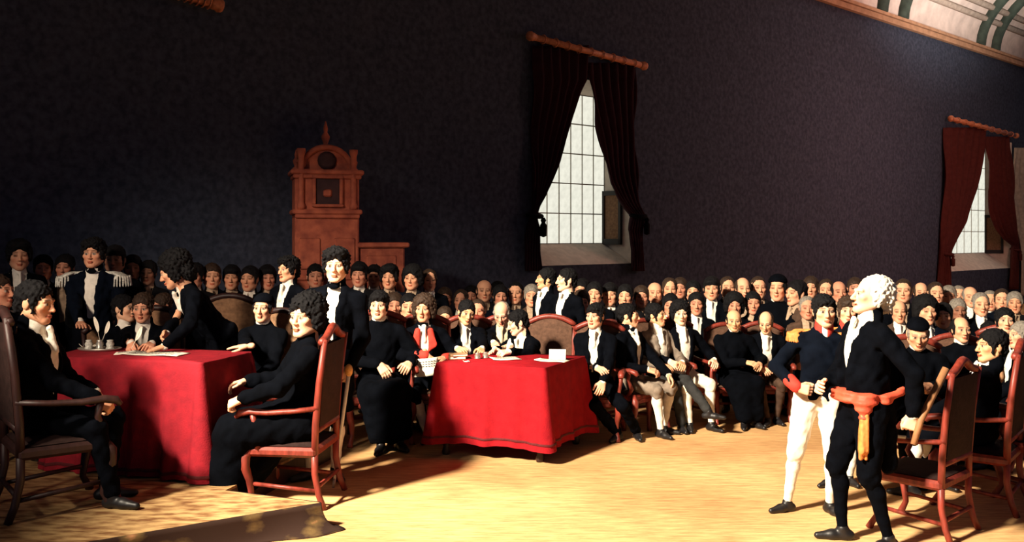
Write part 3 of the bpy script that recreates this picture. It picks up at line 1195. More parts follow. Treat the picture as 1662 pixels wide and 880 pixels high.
MULL = mat('lead_glazing_bar', (.42, .39, .30), .7)
build_window(1, W1, 6, 5, 'tall leaded window behind parted dark drapes in the middle of the wall')
build_window(2, W2, 5, 5, 'tall leaded window behind parted red drapes at the far right of the wall')


def resample(pts, n):
    pts = np.asarray(pts, float)
    d = np.r_[0, np.cumsum(np.hypot(*(pts[1:] - pts[:-1]).T))]
    t = np.linspace(0, d[-1], n)
    return np.stack([np.interp(t, d, pts[:, i]) for i in (0, 1)], 1)


def by_row(pts, ys):
    pts = np.asarray(pts, float)
    return np.interp(ys, pts[:, 1], pts[:, 0])


def curtain(name, inner, outer, y0, y1, off, m, label, pleats=6, amp=.05, cat='curtain', slope=0.0):
    """inner / outer: outline of the hanging cloth measured on the wall, turned into wall metres; real pleats"""
    rows, cols = 46, pleats * 8
    ys = np.linspace(y0, y1, rows)
    V = []
    for r, y in enumerate(ys):
        a = wall_uz(float(by_row(inner, y)), y, off)
        c = wall_uz(float(by_row(outer, y)), y, off)
        for k in range(cols + 1):
            t = k / cols
            u = a[0] + (c[0] - a[0]) * t
            z = a[1] + (c[1] - a[1]) * t
            wdt = abs(c[0] - a[0])
            am = min(amp, .22 * wdt)
            o_ = off + am * math.sin(t * pleats * 2 * PI + .8 * math.sin(y * .05)) + .02 * math.sin(t * 5 + y * .03)
            V.append(wpt(u, o_, z))
    V = np.array(V)
    F = []
    for r in range(rows - 1):
        for k in range(cols):
            i = r * (cols + 1) + k
            F.append((i, i + 1, i + cols + 2, i + cols + 1))
    V0 = V[:1].copy()
    base = Vector(V.mean(0))
    me = np_mesh(name, V - np.array(base), np.array(F), m, True)
    o = link(name, me, None, base)
    md = o.modifiers.new('thickness', 'SOLIDIFY'); md.thickness = .014
    tag(o, label, cat)
    return o


def rod_line(x0, y0, x1, y1, off, r, label, knobs=True):
    a = Vector(wpt(*[wall_uz(x0, y0, off)[0], off, wall_uz(x0, y0, off)[1]]))
    c = Vector(wpt(*[wall_uz(x1, y1, off)[0], off, wall_uz(x1, y1, off)[1]]))
    root = empty('curtain_rod', a)
    bb = MB(); bb.tube([Vector((0, 0, 0)), (c - a) * .5, c - a], r, n=10)
    bb.build('pole', ROD, root, True)
    if knobs:
        for p in (Vector((0, 0, 0)), c - a):
            d = (c - a).normalized() * (.06 if p.length > .1 else -.06)
            kb = MB(); kb.tube([p - d * .6, p, p + d * .5, p + d, p + d * 1.8, p + d * 2.1], [r * 1.05, r * 1.3, r * 1.2, r * 1.55, r * 1.3, r * .5], n=10)
            kb.build('finial', ROD, root, True)
    for f in (.12, .88):
        p = (c - a) * f
        bk = MB(); n3 = Vector((WN[0], WN[1], 0))
        bk.tube([p - n3 * off, p], r * .5, n=6); bk.build('bracket', ROD, root, True)
    for i in range(9):
        p = (c - a) * (.08 + .84 * i / 8)
        rg = MB(); d = (c - a).normalized()
        e1 = Vector((WN[0], WN[1], 0)); e2 = d.cross(e1).normalized()
        pts = [p + e1 * (r * 1.35 * math.cos(q * PI / 5)) + e2 * (r * 1.35 * math.sin(q * PI / 5)) for q in range(11)]
        rg.tube(pts, r * .2, n=5); rg.build('ring', ROD, root, True)
    tag(root, label, 'curtain rod')
    return root


rod_line(866, 60, 1041, 106, .16, .050, 'gilt wooden curtain rod with knobs above the middle window')
rod_line(1545, 193, 1648, 220, .16, .055, 'gilt wooden curtain rod above the far right window')
rod_line(255, -22, 346, 6, .16, .055, 'end of a gilt curtain rod at the top left of the wall')

curtain('curtain', [(956, 100), (953, 130), (942, 150), (925, 205), (905, 265), (884, 318), (876, 336), (872, 352), (876, 372), (874, 410), (877, 438)],
        [(866, 70), (866, 200), (866, 330), (862, 352), (856, 380), (857, 438)], 74, 440, .10, DRAPE,
        'dark maroon drape pulled left of the middle window')
curtain('curtain', [(952, 100), (957, 130), (963, 160), (968, 205), (980, 262), (990, 298), (1004, 322), (1018, 340), (1027, 350), (1022, 372), (1026, 410), (1024, 438)],
        [(1032, 100), (1032, 200), (1034, 330), (1044, 350), (1041, 380), (1046, 438)], 102, 440, .10, DRAPE,
        'dark maroon drape pulled right of the middle window')
curtain('curtain', [(1601, 212), (1597, 245), (1592, 268), (1584, 310), (1570, 360), (1553, 388), (1544, 405), (1540, 420), (1541, 462)],
        [(1535, 205), (1532, 330), (1528, 385), (1527, 420), (1524, 462)], 207, 470, .10, DRAPE_RED,
        'dull red drape pulled left of the far right window')
curtain('curtain', [(1596, 212), (1600, 245), (1603, 268), (1603, 310), (1608, 345), (1617, 372), (1628, 388), (1643, 398), (1640, 420), (1638, 470)],
        [(1640, 222), (1646, 330), (1653, 385), (1654, 420), (1652, 470)], 222, 470, .10, DRAPE_RED,
        'dull red drape pulled right of the far right window')
curtain('curtain', [(1647, 230), (1643, 262), (1640, 300), (1648, 345), (1655, 392), (1656, 400), (1657, 480)],
        [(1668, 230), (1672, 300), (1674, 345), (1674, 392), (1674, 400), (1674, 480)], 240, 480, .06, DRAPE_PALE,
        'pale undyed drape hanging at the right edge beside the red drape', pleats=3, amp=.03)


def tieback(px, py, rad, label, m):
    u, z = wall_uz(px, py, .12)
    root = empty('curtain_tieback', wpt(u, .12, z), WANG)
    bb = MB()
    pts = [(rad * math.cos(q * PI / 6), .75 * rad * math.sin(q * PI / 6), .02 * math.sin(q * PI / 6)) for q in range(13)]
    bb.tube(pts, .035, n=7); bb.build('loop', m, root, True)
    bb = MB(); bb.lathe([(.01, -.30), (.05, -.28), (.055, -.12), (.03, -.08), (.045, -.04), (.02, 0)], (rad * .7, -.10, -.03), 9)
    bb.build('tassel', m, root, True)
    tag(root, label, 'tieback')


tieback(868, 350, .12, 'dark cord tieback on the drape left of the middle window', BLACK2)
tieback(1036, 350, .15, 'dark cord tieback on the drape right of the middle window', BLACK2)
tieback(1537, 412, .18, 'red cord tieback on the drape left of the far right window', DRAPE_RED)
tieback(1648, 405, .15, 'red cord tieback on the drape right of the far right window', DRAPE_RED)

# cornice and vaulted ceiling
b = MB()
c = wpt(5, .08, WALL_H - .10)
b.box(c, (44, .10, .12), rz=WANG)
b.box(wpt(5, .08, WALL_H + .01), (44, .16, .07), rz=WANG)
tag(b.build('trim_1', CORNICE), 'tan cornice along the top of the wall', kind='structure')


def vault(off_t):
    a = off_t * PI
    return 6.5 * (1 - math.cos(a)), WALL_H + .1 + 3.0 * math.sin(a)


ceil = empty('ceiling', wpt(8, 3, WALL_H)); ceil['kind'] = 'structure'
ceil['label'] = 'pale vaulted ceiling with dark ribs at the upper right'
CI = -Vector(ceil.location)
V, F = [], []
NA, us = 40, [-17, -8, 0, 8, 16, 27]
for u in us:
    for i in range(NA + 1):
        o_, z = vault(i / NA)
        V.append(Vector(wpt(u, o_, z)) + CI)
for a in range(len(us) - 1):
    for i in range(NA):
        k = a * (NA + 1) + i
        F.append((k, k + 1, k + NA + 2, k + NA + 1))
sv = np_mesh('vault', V, F, CEIL, True)
link('vault', sv, ceil)
RIBU = [wall_uz(px, py)[0] for px, py in ((1428, 22), (1462, 34), (1588, 76), (1612, 84))]
for u in [-9, -1.5, 4.0] + RIBU + [20.0, 20.8]:
    pts = [Vector(wpt(u + .5 * i / 30, *vault(i / 60))) + CI + Vector((WN[0] * .02, WN[1] * .02, -.03)) for i in range(0, 31)]
    bb = MB(); bb.tube(pts, .17, n=6); bb.build('rib', RIBM, ceil, True)
for t in (.075, .105, .20, .26):
    o_, z = vault(t)
    bb = MB(); bb.tube([Vector(wpt(-2, o_ + .02, z - .03)) + CI, Vector(wpt(27, o_ + .02, z - .03)) + CI], .085, n=6)
    bb.build('moulding', MOULD, ceil, True)
# ------------------------------------------------------------------ dais with its rug
DZ = .18
DA = (-1.31, 6.30)
poly = [DA, (-2.05, 6.60), (-1.62, 8.3), (-2.6, 9.55), (-5.2, 8.95), (-8.4, 6.1), (-5.6, 3.43)]
b = MB(); b.prism(poly, 0, DZ - .012)
tag(b.build('trim_2', WOOD_DARK), 'low wooden platform under the left table', kind='structure')


def rug_material():
    m = bpy.data.materials.new('figured_rug')  # dark streaks paint cast shadows into the tan, pale patches paint light
    m.use_nodes = True
    N, L = m.node_tree.nodes, m.node_tree.links
    p = N['Principled BSDF']; p.inputs['Roughness'].default_value = .95; p.inputs['Specular IOR Level'].default_value = .1
    tc = N.new('ShaderNodeTexCoord')
    mp = N.new('ShaderNodeMapping'); mp.inputs['Scale'].default_value = (3, 8, 1); mp.inputs['Rotation'].default_value = (0, 0, .5)
    n = N.new('ShaderNodeTexNoise'); n.inputs['Scale'].default_value = 2.0; n.inputs['Detail'].default_value = 6
    r = N.new('ShaderNodeValToRGB')
    r.color_ramp.elements[0].position = .36; r.color_ramp.elements[0].color = (.17, .075, .03, 1)
    r.color_ramp.elements[1].position = .62; r.color_ramp.elements[1].color = (.50, .32, .14, 1)
    L.new(tc.outputs['Object'], mp.inputs['Vector']); L.new(mp.outputs['Vector'], n.inputs['Vector'])
    L.new(n.outputs['Fac'], r.inputs['Fac']); L.new(r.outputs['Color'], p.inputs['Base Color'])
    return m


def rug_border_material():
    m = bpy.data.materials.new('dark_rug_border')
    m.use_nodes = True
    N, L = m.node_tree.nodes, m.node_tree.links
    p = N['Principled BSDF']; p.inputs['Roughness'].default_value = .95; p.inputs['Specular IOR Level'].default_value = .1
    tc = N.new('ShaderNodeTexCoord')
    mp = N.new('ShaderNodeMapping'); mp.inputs['Scale'].default_value = (1, 1, 1.6)
    v = N.new('ShaderNodeTexVoronoi'); v.inputs['Scale'].default_value = 5.2
    n = N.new('ShaderNodeTexNoise'); n.inputs['Scale'].default_value = 22; n.inputs['Detail'].default_value = 4
    r = N.new('ShaderNodeValToRGB')
    e = r.color_ramp.elements
    e[0].position = .10; e[0].color = (.36, .17, .08, 1)
    e[1].position = .50; e[1].color = (.030, .016, .012, 1)
    x = e.new(.26); x.color = (.12, .075, .03, 1)
    mx = N.new('ShaderNodeMath'); mx.operation = 'MULTIPLY_ADD'; mx.inputs[1].default_value = .35; 
    L.new(tc.outputs['Object'], mp.inputs['Vector']); L.new(mp.outputs['Vector'], v.inputs['Vector']); L.new(mp.outputs['Vector'], n.inputs['Vector'])
    L.new(n.outputs['Fac'], mx.inputs[0]); L.new(v.outputs['Distance'], mx.inputs[2])
    sub = N.new('ShaderNodeMath'); sub.operation = 'SUBTRACT'; sub.inputs[1].default_value = .12
    L.new(mx.outputs[0], sub.inputs[0])
    L.new(sub.outputs[0], r.inputs['Fac']); L.new(r.outputs['Color'], p.inputs['Base Color'])
    return m


rug = empty('rug', (DA[0], DA[1], DZ))
tag(rug, 'large tan rug with a dark flowered border covering the low platform', 'rug')
b = MB()
pl = [(p[0] - DA[0], p[1] - DA[1]) for p in poly]
b.prism(pl, -.012, .006)
b.build('field', rug_material(), rug)
# border falling over the front edge, flaring out at the corner
edge = [(-5.6, 3.43), (-4.6, 4.10), (-3.6, 4.77), (-2.9, 5.24), (-2.2, 5.71), (-1.75, 6.005), (-1.45, 6.207), (-1.345, 6.275), (-1.31, 6.30), (-1.33, 6.318), (-1.45, 6.357), (-1.7, 6.458), (-2.03, 6.592)]
nrmv = [Vector((.555, -.83, 0))] * 6 + [Vector((.72, -.69, 0)), Vector((.9, -.43, 0)), Vector((1, -.05, 0)), Vector((.92, .35, 0)), Vector((.5, .85, 0)), Vector((.37, .93, 0)), Vector((.37, .93, 0))]
V, F = [], []
R_ = 9
dense = []
for i in range(len(edge) - 1):
    for t in np.linspace(0, 1, 7)[:-1]:
        dense.append((Vector((*edge[i], 0)).lerp(Vector((*edge[i + 1], 0)), t), nrmv[i].lerp(nrmv[i + 1], t).normalized()))
dense.append((Vector((*edge[-1], 0)), nrmv[-1]))
for i, (p, n_) in enumerate(dense):
    for j in range(R_):
        t = j / (R_ - 1)
        corner = math.exp(-((p - Vector((*DA, 0))).length / .25) ** 2)
        out = .012 + (.05 + .10 * corner) * t ** 2 + .012 * t * math.sin(i * .55)
        V.append((p.x - DA[0] + n_.x * out, p.y - DA[1] + n_.y * out, .006 - (DZ - .002) * math.sin(t * PI / 2)))
for i in range(len(dense) - 1):
    for j in range(R_ - 1):
        k = i * R_ + j
        F.append((k, k + 1, k + R_ + 1, k + R_))
o = link('border', np_mesh('border', V, F, rug_border_material(), True), rug)
md = o.modifiers.new('thickness', 'SOLIDIFY'); md.thickness = .012
o['label'] = 'dark border with brown flowers'


# ------------------------------------------------------------------ tall carved cabinet (pulpit) by the wall
def cabinet():
    px0, Y = 528, 11.0
    root = empty('carved_cabinet', (at(px0, Y), Y, 0), .30)
    tag(root, 'tall reddish carved wooden pulpit cabinet with arched top against the wall', 'cabinet')
    WC = mat('carved_red_wood', (.44, .115, .062), .7, color2=(.25, .058, .036), nscale=9, bump=.4, bscale=30, spec=.2, detail=7)
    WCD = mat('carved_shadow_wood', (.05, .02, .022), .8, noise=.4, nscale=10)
    f = 1500 / Y
    H1 = hz(282, Y)
    b = MB(); b.box((0, 0, H1 / 2), (.74, .5, H1), bev=.02); b.build('body', WC, root)
    b = MB(); b.box((0, -.02, .75), (.86, .56, 1.5), bev=.03); b.build('base', WC, root)
    for zz, wd in ((H1, .84), (hz(345, Y), .80), (1.52, .88)):
        b = MB(); b.box((0, -.02, zz), (wd, .56, .06), bev=.015); b.box((0, -.02, zz - .05), (wd - .06, .53, .05), bev=.01); b.build('cornice', WC, root)
    # niche
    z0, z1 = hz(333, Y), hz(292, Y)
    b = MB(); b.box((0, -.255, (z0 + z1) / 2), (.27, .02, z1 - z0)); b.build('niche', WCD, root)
    for zz in (z0 - .015, z1 + .015):
        b = MB(); b.box((0, -.27, zz), (.36, .06, .035), bev=.008); b.build('niche_frame', WC, root)
    for sx in (-1, 1):
        b = MB(); b.box((sx * .155, -.27, (z0 + z1) / 2), (.04, .05, z1 - z0), bev=.008); b.build('niche_frame', WC, root)
        b = MB(); b.lathe([(.045, 0), (.05, .04), (.035, .08), (.036, .62), (.05, .66), (.05, .70)], (sx * .30, -.26, hz(345, Y) + .03), 10); b.build('column', WC, root, True)
        b = MB(); b.box((sx * .2, -.255, 1.80), (.24, .03, .36), bev=.012); b.build('panel', WC, root)
    b = MB(); b.box((0, -.27, (z0 + z1) / 2 - .02), (.10, .04, .09), bev=.02); b.build('carving', WC, root)
    # arched pediment
    pts = [(.27 * math.cos(a), .27 * math.sin(a) * .95) for a in np.linspace(0, PI, 17)]
    b = MB()
    V = [(p[0], -.16, H1 + .03 + p[1]) for p in pts] + [(p[0], .12, H1 + .03 + p[1]) for p in pts]
    n = len(pts)
    F = [list(range(n)), list(range(2 * n - 1, n - 1, -1))] + [(i, i + n, i + n + 1, i + 1) for i in range(n - 1)] + [(0, n - 1, 2 * n - 1, n)]
    b.add(V, F); b.build('pediment', WC, root)
    b = MB(); b.tube([(p[0] * 1.05, -.17, H1 + .03 + p[1] * 1.05) for p in pts], .035, n=7); b.build('arch_moulding', WC, root, True)
    b = MB(); b.lathe([(.10, 0), (.11, .02), (.06, .03), (.02, .035)], (0, 0, 0), 14)
    o = b.build('roundel', WCD, root, True); o.rotation_euler = (PI / 2, 0, 0); o.location = (0, -.165, H1 + .14)
    fin = [(.05, 0), (.055, .03), (.025, .06), (.045, .12), (.05, .15), (.02, .20), (.028, .24), (.006, .33)]
    b = MB(); b.lathe(fin, (0, -.03, H1 + .29), 10); b.build('finial', WC, root, True)
    for sx in (-1, 1):
        b = MB(); b.lathe([(r * .8, z * .75) for r, z in fin], (sx * .34, -.03, H1 + .03), 10); b.build('finial', WC, root, True)
        b = MB(); b.tube([(sx * .30, -.1, H1 + .05), (sx * .26, -.1, H1 + .13), (sx * .30, -.1, H1 + .17), (sx * .33, -.1, H1 + .12)], .025, n=6)
        b.build('scroll', WC, root, True)
    # low wing on the right
    H2 = hz(398, Y)
    b = MB(); b.box((.64, .02, H2 / 2), (.56, .44, H2), bev=.02); b.build('wing', WC, root)
    b = MB(); b.box((.65, .0, H2), (.64, .50, .06), bev=.015); b.build('wing_top', WC, root)
    b = MB(); b.box((.64, -.20, H2 - .35), (.36, .03, .45), bev=.012); b.build('panel', WC, root)


cabinet()


# ------------------------------------------------------------------ armchairs
CHAIRS = {}


def armchair(kind, wood, uph, tall, crest):
    """carved armchair, front towards -Y, seat top at .46"""
    root = empty('armchair')
    w, d = .58, .52
    bh = tall
    sh = .44
    b = MB(); b.box((0, -.01, sh - .035), (w, d, .07), bev=.02)
    b.box((0, -d / 2, sh - .075), (w * .7, .03, .05), bev=.012)
    b.build('seat_frame', wood, root)
    b = MB()
    V, F = [], []
    n = 9
    for i in range(n):
        for j in range(n):
            x, y = -1 + 2 * i / (n - 1), -1 + 2 * j / (n - 1)
            V.append((x * (w / 2 - .025), y * (d / 2 - .025) - .01, sh + .006 + .035 * (1 - x ** 4) * (1 - y ** 4)))
    for i in range(n - 1):
        for j in range(n - 1):
            k = i * n + j
            F.append((k, k + n, k + n + 1, k + 1))
    b.add(V, F); b.build('seat', uph, root, True)
    for sx in (-1, 1):
        x, y = sx * (w / 2 - .03), -d / 2 + .02
        b = MB(); b.tube([(x, y, sh - .01), (x + sx * .02, y - .035, sh - .07), (x + sx * .022, y - .035, sh - .15), (x, y - .01, .20), (x - sx * .004, y + .004, .10), (x + sx * .012, y - .03, .035), (x + sx * .016, y - .045, 0)],
                         [.030, .040, .036, .026, .021, .024, .028], n=8)
        b.build('leg', wood, root, True)
        x, y = sx * (w / 2 - .035), d / 2 - .03
        b = MB(); b.tube([(x, y, sh), (x, y, .25), (x, y + .03, .10), (x + sx * .005, y + .07, 0)], [.026, .025, .024, .024], n=8)
        b.build('leg', wood, root, True)
        b = MB(); b.tube([(x, y, sh - .05), (x, y + .005, sh + .15), (x, y + .03, sh + .45), (x, y + .075, bh - .03)], [.027, .026, .024, .022], n=8)
        b.build('back_post', wood, root, True)
        # arm with a scrolled end, on a curved support
        az = .69
        b = MB(); b.tube([(x, y + .03, az + .03), (x + sx * .02, y - .14, az + .01), (x + sx * .045, -.10, az), (x + sx * .05, -d / 2 + .03, az + .008), (x + sx * .055, -d / 2 - .04, az - .005), (x + sx * .055, -d / 2 - .065, az - .035)],
                         [.026, .026, .030, .034, .036, .026], n=8, flat=.72, up=(0, 0, 1))
        b.build('arm', wood, root, True)
        b = MB(); b.tube([(x + sx * .01, -d / 2 + .09, sh - .03), (x + sx * .02, -d / 2 + .03, sh + .06), (x + sx * .035, -d / 2 + .065, sh + .15), (x + sx * .045, -d / 2 + .05, az - .01)], [.026, .022, .020, .024], n=8)
        b.build('arm_support', wood, root, True)
    yb = d / 2 - .03
    b = MB()
    tilt = lambda z: yb + .031 * max(0, (z - sh) / .45) ** 1.1
    za, zb_ = sh + .14, bh - .07
    V, F = [], []
    n = 9
    for side, o_ in ((0, -.022), (1, .022)):
        for i in range(n):
            for j in range(n):
                x, t = -1 + 2 * i / (n - 1), j / (n - 1)
                z = za + (zb_ + (.085 * (1 - x * x) if crest == 'arch' else 0) - za) * t
                bul = .018 * (1 - x ** 4) * (1 - (2 * t - 1) ** 4)
                V.append((x * (w / 2 - .05), tilt(z) + o_ + (bul if side else -bul), z))
    for side in (0, 1):
        for i in range(n - 1):
            for j in range(n - 1):
                k = side * n * n + i * n + j
                q = (k, k + n, k + n + 1, k + 1)
                F.append(q if side == 0 else q[::-1])
    b.add(V, F); b.build('backrest', uph, root, True)
    b = MB(); b.tube([(-(w / 2 - .04), tilt(za), za - .02), (w / 2 - .04, tilt(za), za - .02)], .026, n=8); b.build('back_rail', wood, root, True)
    top = []
    for i in range(13):
        x = -1 + 2 * i / 12
        if crest == 'arch':
            z = bh - .05 + .09 * (1 - x * x)
        elif crest == 'crown':
            z = bh - .03 + .07 * math.exp(-(x / .45) ** 2) - .02 * abs(x)
        else:
            z = bh - .03 + .03 * math.cos(x * PI)
        top.append((x * (w / 2 - .015), tilt(bh - .04), z))
    b = MB(); b.tube(top, [.026] + [.030] * 11 + [.026], n=8); b.build('crest_rail', wood, root, True)
    for zz, ys in ((.13, (-d / 2 + .03, d / 2 - .02)),):
        for sx in (-1, 1):
            x = sx * (w / 2 - .04)
            b = MB(); b.tube([(x, ys[0], zz + .04), (x, ys[1], zz)], .015, n=6); b.build('stretcher', wood, root, True)
    b = MB(); b.tube([(-(w / 2 - .04), d / 2 - .01, .16), (w / 2 - .04, d / 2 - .01, .16)], .017, n=6); b.build('stretcher', wood, root, True)
    return root


def chair(kind, x, y, z, rz, label, scale=1.0, group=None):
    spec = {'red_tall': (WOOD_RED, UPH_DARK, 1.24, 'crown'), 'dark_tall': (WOOD_DARK, UPH_DARK, 1.26, 'flat'),
            'red_brown': (WOOD_RED, UPH_BROWN, 1.12, 'arch'), 'dark_tan': (WOOD_DARK, UPH_TAN, 1.16, 'arch')}
    if kind not in CHAIRS:
        CHAIRS[kind] = armchair(kind, *spec[kind])
        r = CHAIRS[kind]
    else:
        r = copy_tree(CHAIRS[kind])
    r.location = (x, y, z)
    r.rotation_euler = (0, 0, math.radians(rz))
    r.scale = (scale,) * 3
    for k_ in ('group',):
        if k_ in r.keys():
            del r[k_]
    tag(r, label, 'chair', group)
    return r


# ------------------------------------------------------------------ tables with long cloths
def draped_table(corners, ztop, zhem, flare, label_t, label_c, zfloor, seed, wave=.018, corner_drop=.025, braid=.08, cloth=None):
    """corners: four (x, y) points of the top, counter clockwise from the front left"""
    cx = sum(p[0] for p in corners) / 4; cy = sum(p[1] for p in corners) / 4
    root = empty('table', (cx, cy, zfloor)); tag(root, label_t, 'table')
    loc = [(p[0] - cx, p[1] - cy) for p in corners]
    inner = [(p[0] * .93, p[1] * .93) for p in loc]
    b = MB(); b.prism(inner, ztop - zfloor - .045, ztop - zfloor - .012); b.build('tabletop', WOOD_RED, root)
    for p in loc:
        q = (p[0] * .86, p[1] * .86)
        b = MB(); b.lathe([(.032, 0), (.038, .03), (.026, .07), (.034, .12), (.03, .4), (.042, ztop - zfloor - .05)], (*q, 0), 10)
        b.build('leg', WOOD_DARK, root, True)
    cl = empty('tablecloth', (cx, cy, zhem)); tag(cl, label_c, 'tablecloth')
    # outline walked with rounded corners
    out = []
    nc = 4
    for i in range(4):
        p0 = Vector(loc[i - 1]); p = Vector(loc[i]); p1 = Vector(loc[(i + 1) % 4])
        d0 = (p0 - p).normalized(); d1 = (p1 - p).normalized()
        n0 = Vector((-d0.y, d0.x)); n1 = Vector((d1.y, -d1.x))
        if n0.dot(p) < 0: n0 = -n0
        if n1.dot(p) < 0: n1 = -n1
        r = .035
        L1 = (p1 - p).length
        for k in range(7):
            t = k / 6
            nn = n0.lerp(n1, t).normalized()
            base = p + d0 * r * (1 - t) ** 2 + d1 * r * t ** 2
            out.append((base, nn, 1.0 - abs(2 * t - 1) * .35))
        m = max(4, int(L1 / .035))
        for k in range(1, m):
            t = k / m
            pos = p.lerp(p1, t)
            cdist = min(t, 1 - t) * L1
            out.append((pos, n1, .65 * math.exp(-(cdist / .10) ** 2)))
    N_ = len(out)
    R_ = 26
    H = ztop - zhem
    V, F = [], []
    perim = 0
    lens = []
    for i in range(N_):
        lens.append(perim)
        perim += (out[(i + 1) % N_][0] - out[i][0]).length + .006

    def ring(t, extra=0.0):
        rr = []
        for i in range(N_):
            p, nn, cf = out[i]
            s_ = lens[i]
            wv = wave * t * (.7 * math.sin(s_ * 21 + seed) + .5 * math.sin(s_ * 37 + 2.1 * seed) + .5 * math.sin(s_ * 11 + seed))
            o_ = .012 * min(1, t * 12) + flare * t * (.55 + .45 * t) + cf * (.07 * t) + wv + extra
            z = H * (1 - t) - corner_drop * cf * t + .006 * t * math.sin(s_ * 15 + seed)
            if t < .02:
                z = H
            rr.append((p.x + nn.x * o_, p.y + nn.y * o_, z - (.012 if 0 < t < .05 else 0)))
        return rr
    ts = [0] + list(np.linspace(.012, 1, R_))
    for t in ts:
        V += ring(t)
    for j in range(len(ts) - 1):
        for i in range(N_):
            k = (i + 1) % N_
            F.append((j * N_ + i, (j + 1) * N_ + i, (j + 1) * N_ + k, j * N_ + k))
    F.append(list(range(N_)))
    o = link('cloth', np_mesh('cloth', V, F, cloth or CLOTH_RED, True), cl)
    V, F = [], []
    bt = [1 - braid - .022, 1 - braid, 1 - braid + .006]
    for e, t in ((.004, bt[0]), (.008, bt[1]), (.004, bt[2])):
        V += ring(t, e)
    for j in range(2):
        for i in range(N_):
            k = (i + 1) % N_
            F.append((j * N_ + i, (j + 1) * N_ + i, (j + 1) * N_ + k, j * N_ + k))
    o = link('braid', np_mesh('braid', V, F, BRAID_DARK, True), cl)
    o['label'] = 'dark braid near the hem'
    return root


# middle table
MT = dict(fl=(at(706, 8.45), 8.45), fr=(at(884, 8.12), 8.12), br=(at(951, 8.95), 8.95))
MT['bl'] = (MT['fl'][0] + MT['br'][0] - MT['fr'][0], MT['fl'][1] + MT['br'][1] - MT['fr'][1])
MTZ = .845
draped_table([MT['fl'], MT['fr'], MT['br'], MT['bl']], MTZ, .135, .05,
             'small wooden table under the bright red cloth in the middle', 'bright red cloth draped over the small middle table', 0, 1.3)
# left table on the platform
LTZ = 1.06
ltf = [(-3.62, 7.24), (-2.31, 6.87), (-2.12, 7.56), (-3.62, 7.95)]
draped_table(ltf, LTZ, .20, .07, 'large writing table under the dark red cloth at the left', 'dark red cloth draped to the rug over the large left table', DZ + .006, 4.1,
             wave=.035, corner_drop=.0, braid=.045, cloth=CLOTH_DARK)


# ------------------------------------------------------------------ the people named by their place
D0 = DZ + .006


def person(label, chair_kind=None, chair_label=None, chair_group=None, cdx=0, group=None, **sp):
    if 'hands' in sp:
        reach(sp, **sp.pop('hands'))
    root, S, sc = place_figure(sp, label, group)
    if chair_kind:
        rz = sp.get('rz', 0) + sp.get('chair_turn', 0)
        a = math.radians(rz)
        off = Vector((math.cos(a) * cdx, math.sin(a) * cdx, 0)) + Vector((-math.sin(a), math.cos(a), 0)) * (sp.get('cdy', .02) * sc)
        chair(chair_kind, root.location.x + off.x, root.location.y + off.y, sp.get('base', 0), rz, chair_label, sp.get('chair_scale', sc), chair_group)
    return root


LT = LTZ + .03
FLAT = dict(dir_l=(0, -1, -.05), back_l=(0, -.05, 1), dir_r=(0, -1, -.05), back_r=(0, -.05, 1))

# ---- right foreground
def sash_extra(root, S, sc):
    R = S.T
    ops = [('u', ell(S.t(0, .018, .045), (.188, .175, .050), R), 0),
           ('u', cap(S.t(.17, .06, .045), S.t(.15, .10, .02), .045, .055), .03),
           ('u', cap(S.t(.165, .085, .02), S.t(.17, .095, -.07), .050, .030), .03),
           ('u', cap(S.t(.06, .145, .04), S.t(-.08, .14, .04), .045, .05), .03),
           ('u', cap(S.t(.17, -.05, .05), S.t(.13, -.19, .10), .035, .022), .03)]
    V, Q = mesh_sdf(ops, .011, lambda P: .006 * np.sin(P[:, 2] * 130 + 3 * P[:, 1]))
    me = np_mesh('sash', V, Q, SASH); me.transform(Matrix.Scale(sc, 4)); link('sash', me, root)
    ops = [('u', cap(S.t(.175, .09, -.06), S.t(.185, .10, -.27), .030, .034), 0)]
    for i in range(6):
        a = S.t(.175 + .012 * (i % 2), .072 + .011 * i, -.27)
        ops.append(('u', cap(a, a - np.array((0, 0, .06)), .008), .004))
    V, Q = mesh_sdf(ops, .009, lambda P: .004 * np.sin(P[:, 1] * 160))
    me = np_mesh('sash_tail', V, Q, ORANGE); me.transform(Matrix.Scale(sc, 4))
    o = link('sash_tail', me, root); o['label'] = 'orange hanging sash end with fringe'


r9 = dict(stout=True, thigh=1.18, px=1412, top=446, Y=6.02, rz=-82, lod='hi', dress='coat', hair='swept', hair_color='white', face=3, lean=-2, nod=-8, yaw=-4,
          legs='breeches', leg_mat=BLACK, sock_mat=BLACK, vee=(.02, .045, .085), width=1.05, tails=True, bow=True, tone=(.78, .47, .31),
          hand_r=(.30, .16, .90), elbow_r=(.8, .6, -.2), hand_l=(-.13, -.24, 1.02), grip_r='grip', grip_l='relax', dir_r=(-.1, -.25, -1), dir_l=(.6, -.5, .1),
          foot_l=(-.10, -.10, .075), foot_r=(.12, .10, .075), toe_l=-14, toe_r=20, hair_seed=1)
R9, S9, sc9 = place_figure(r9, 'white-haired stout person in black coat with red sash, standing in profile at the right')
sash_extra(R9, S9, sc9)
# plain tan tube running up from the near hand
wr = R9.matrix_basis @ Vector(S9.wr['r'] * sc9)
hp = wr + Vector((0.02, -.02, -.075))
b = MB(); b.tube([(-.035, -.02, -.10), (0.02, 0, .05), (.20, .05, .36)], [.018, .021, .023], n=10)
tag(b.build('baton', LEATHER_B, None, True, loc=hp), "tan baton held behind the back by the white-haired person's near hand", 'baton')

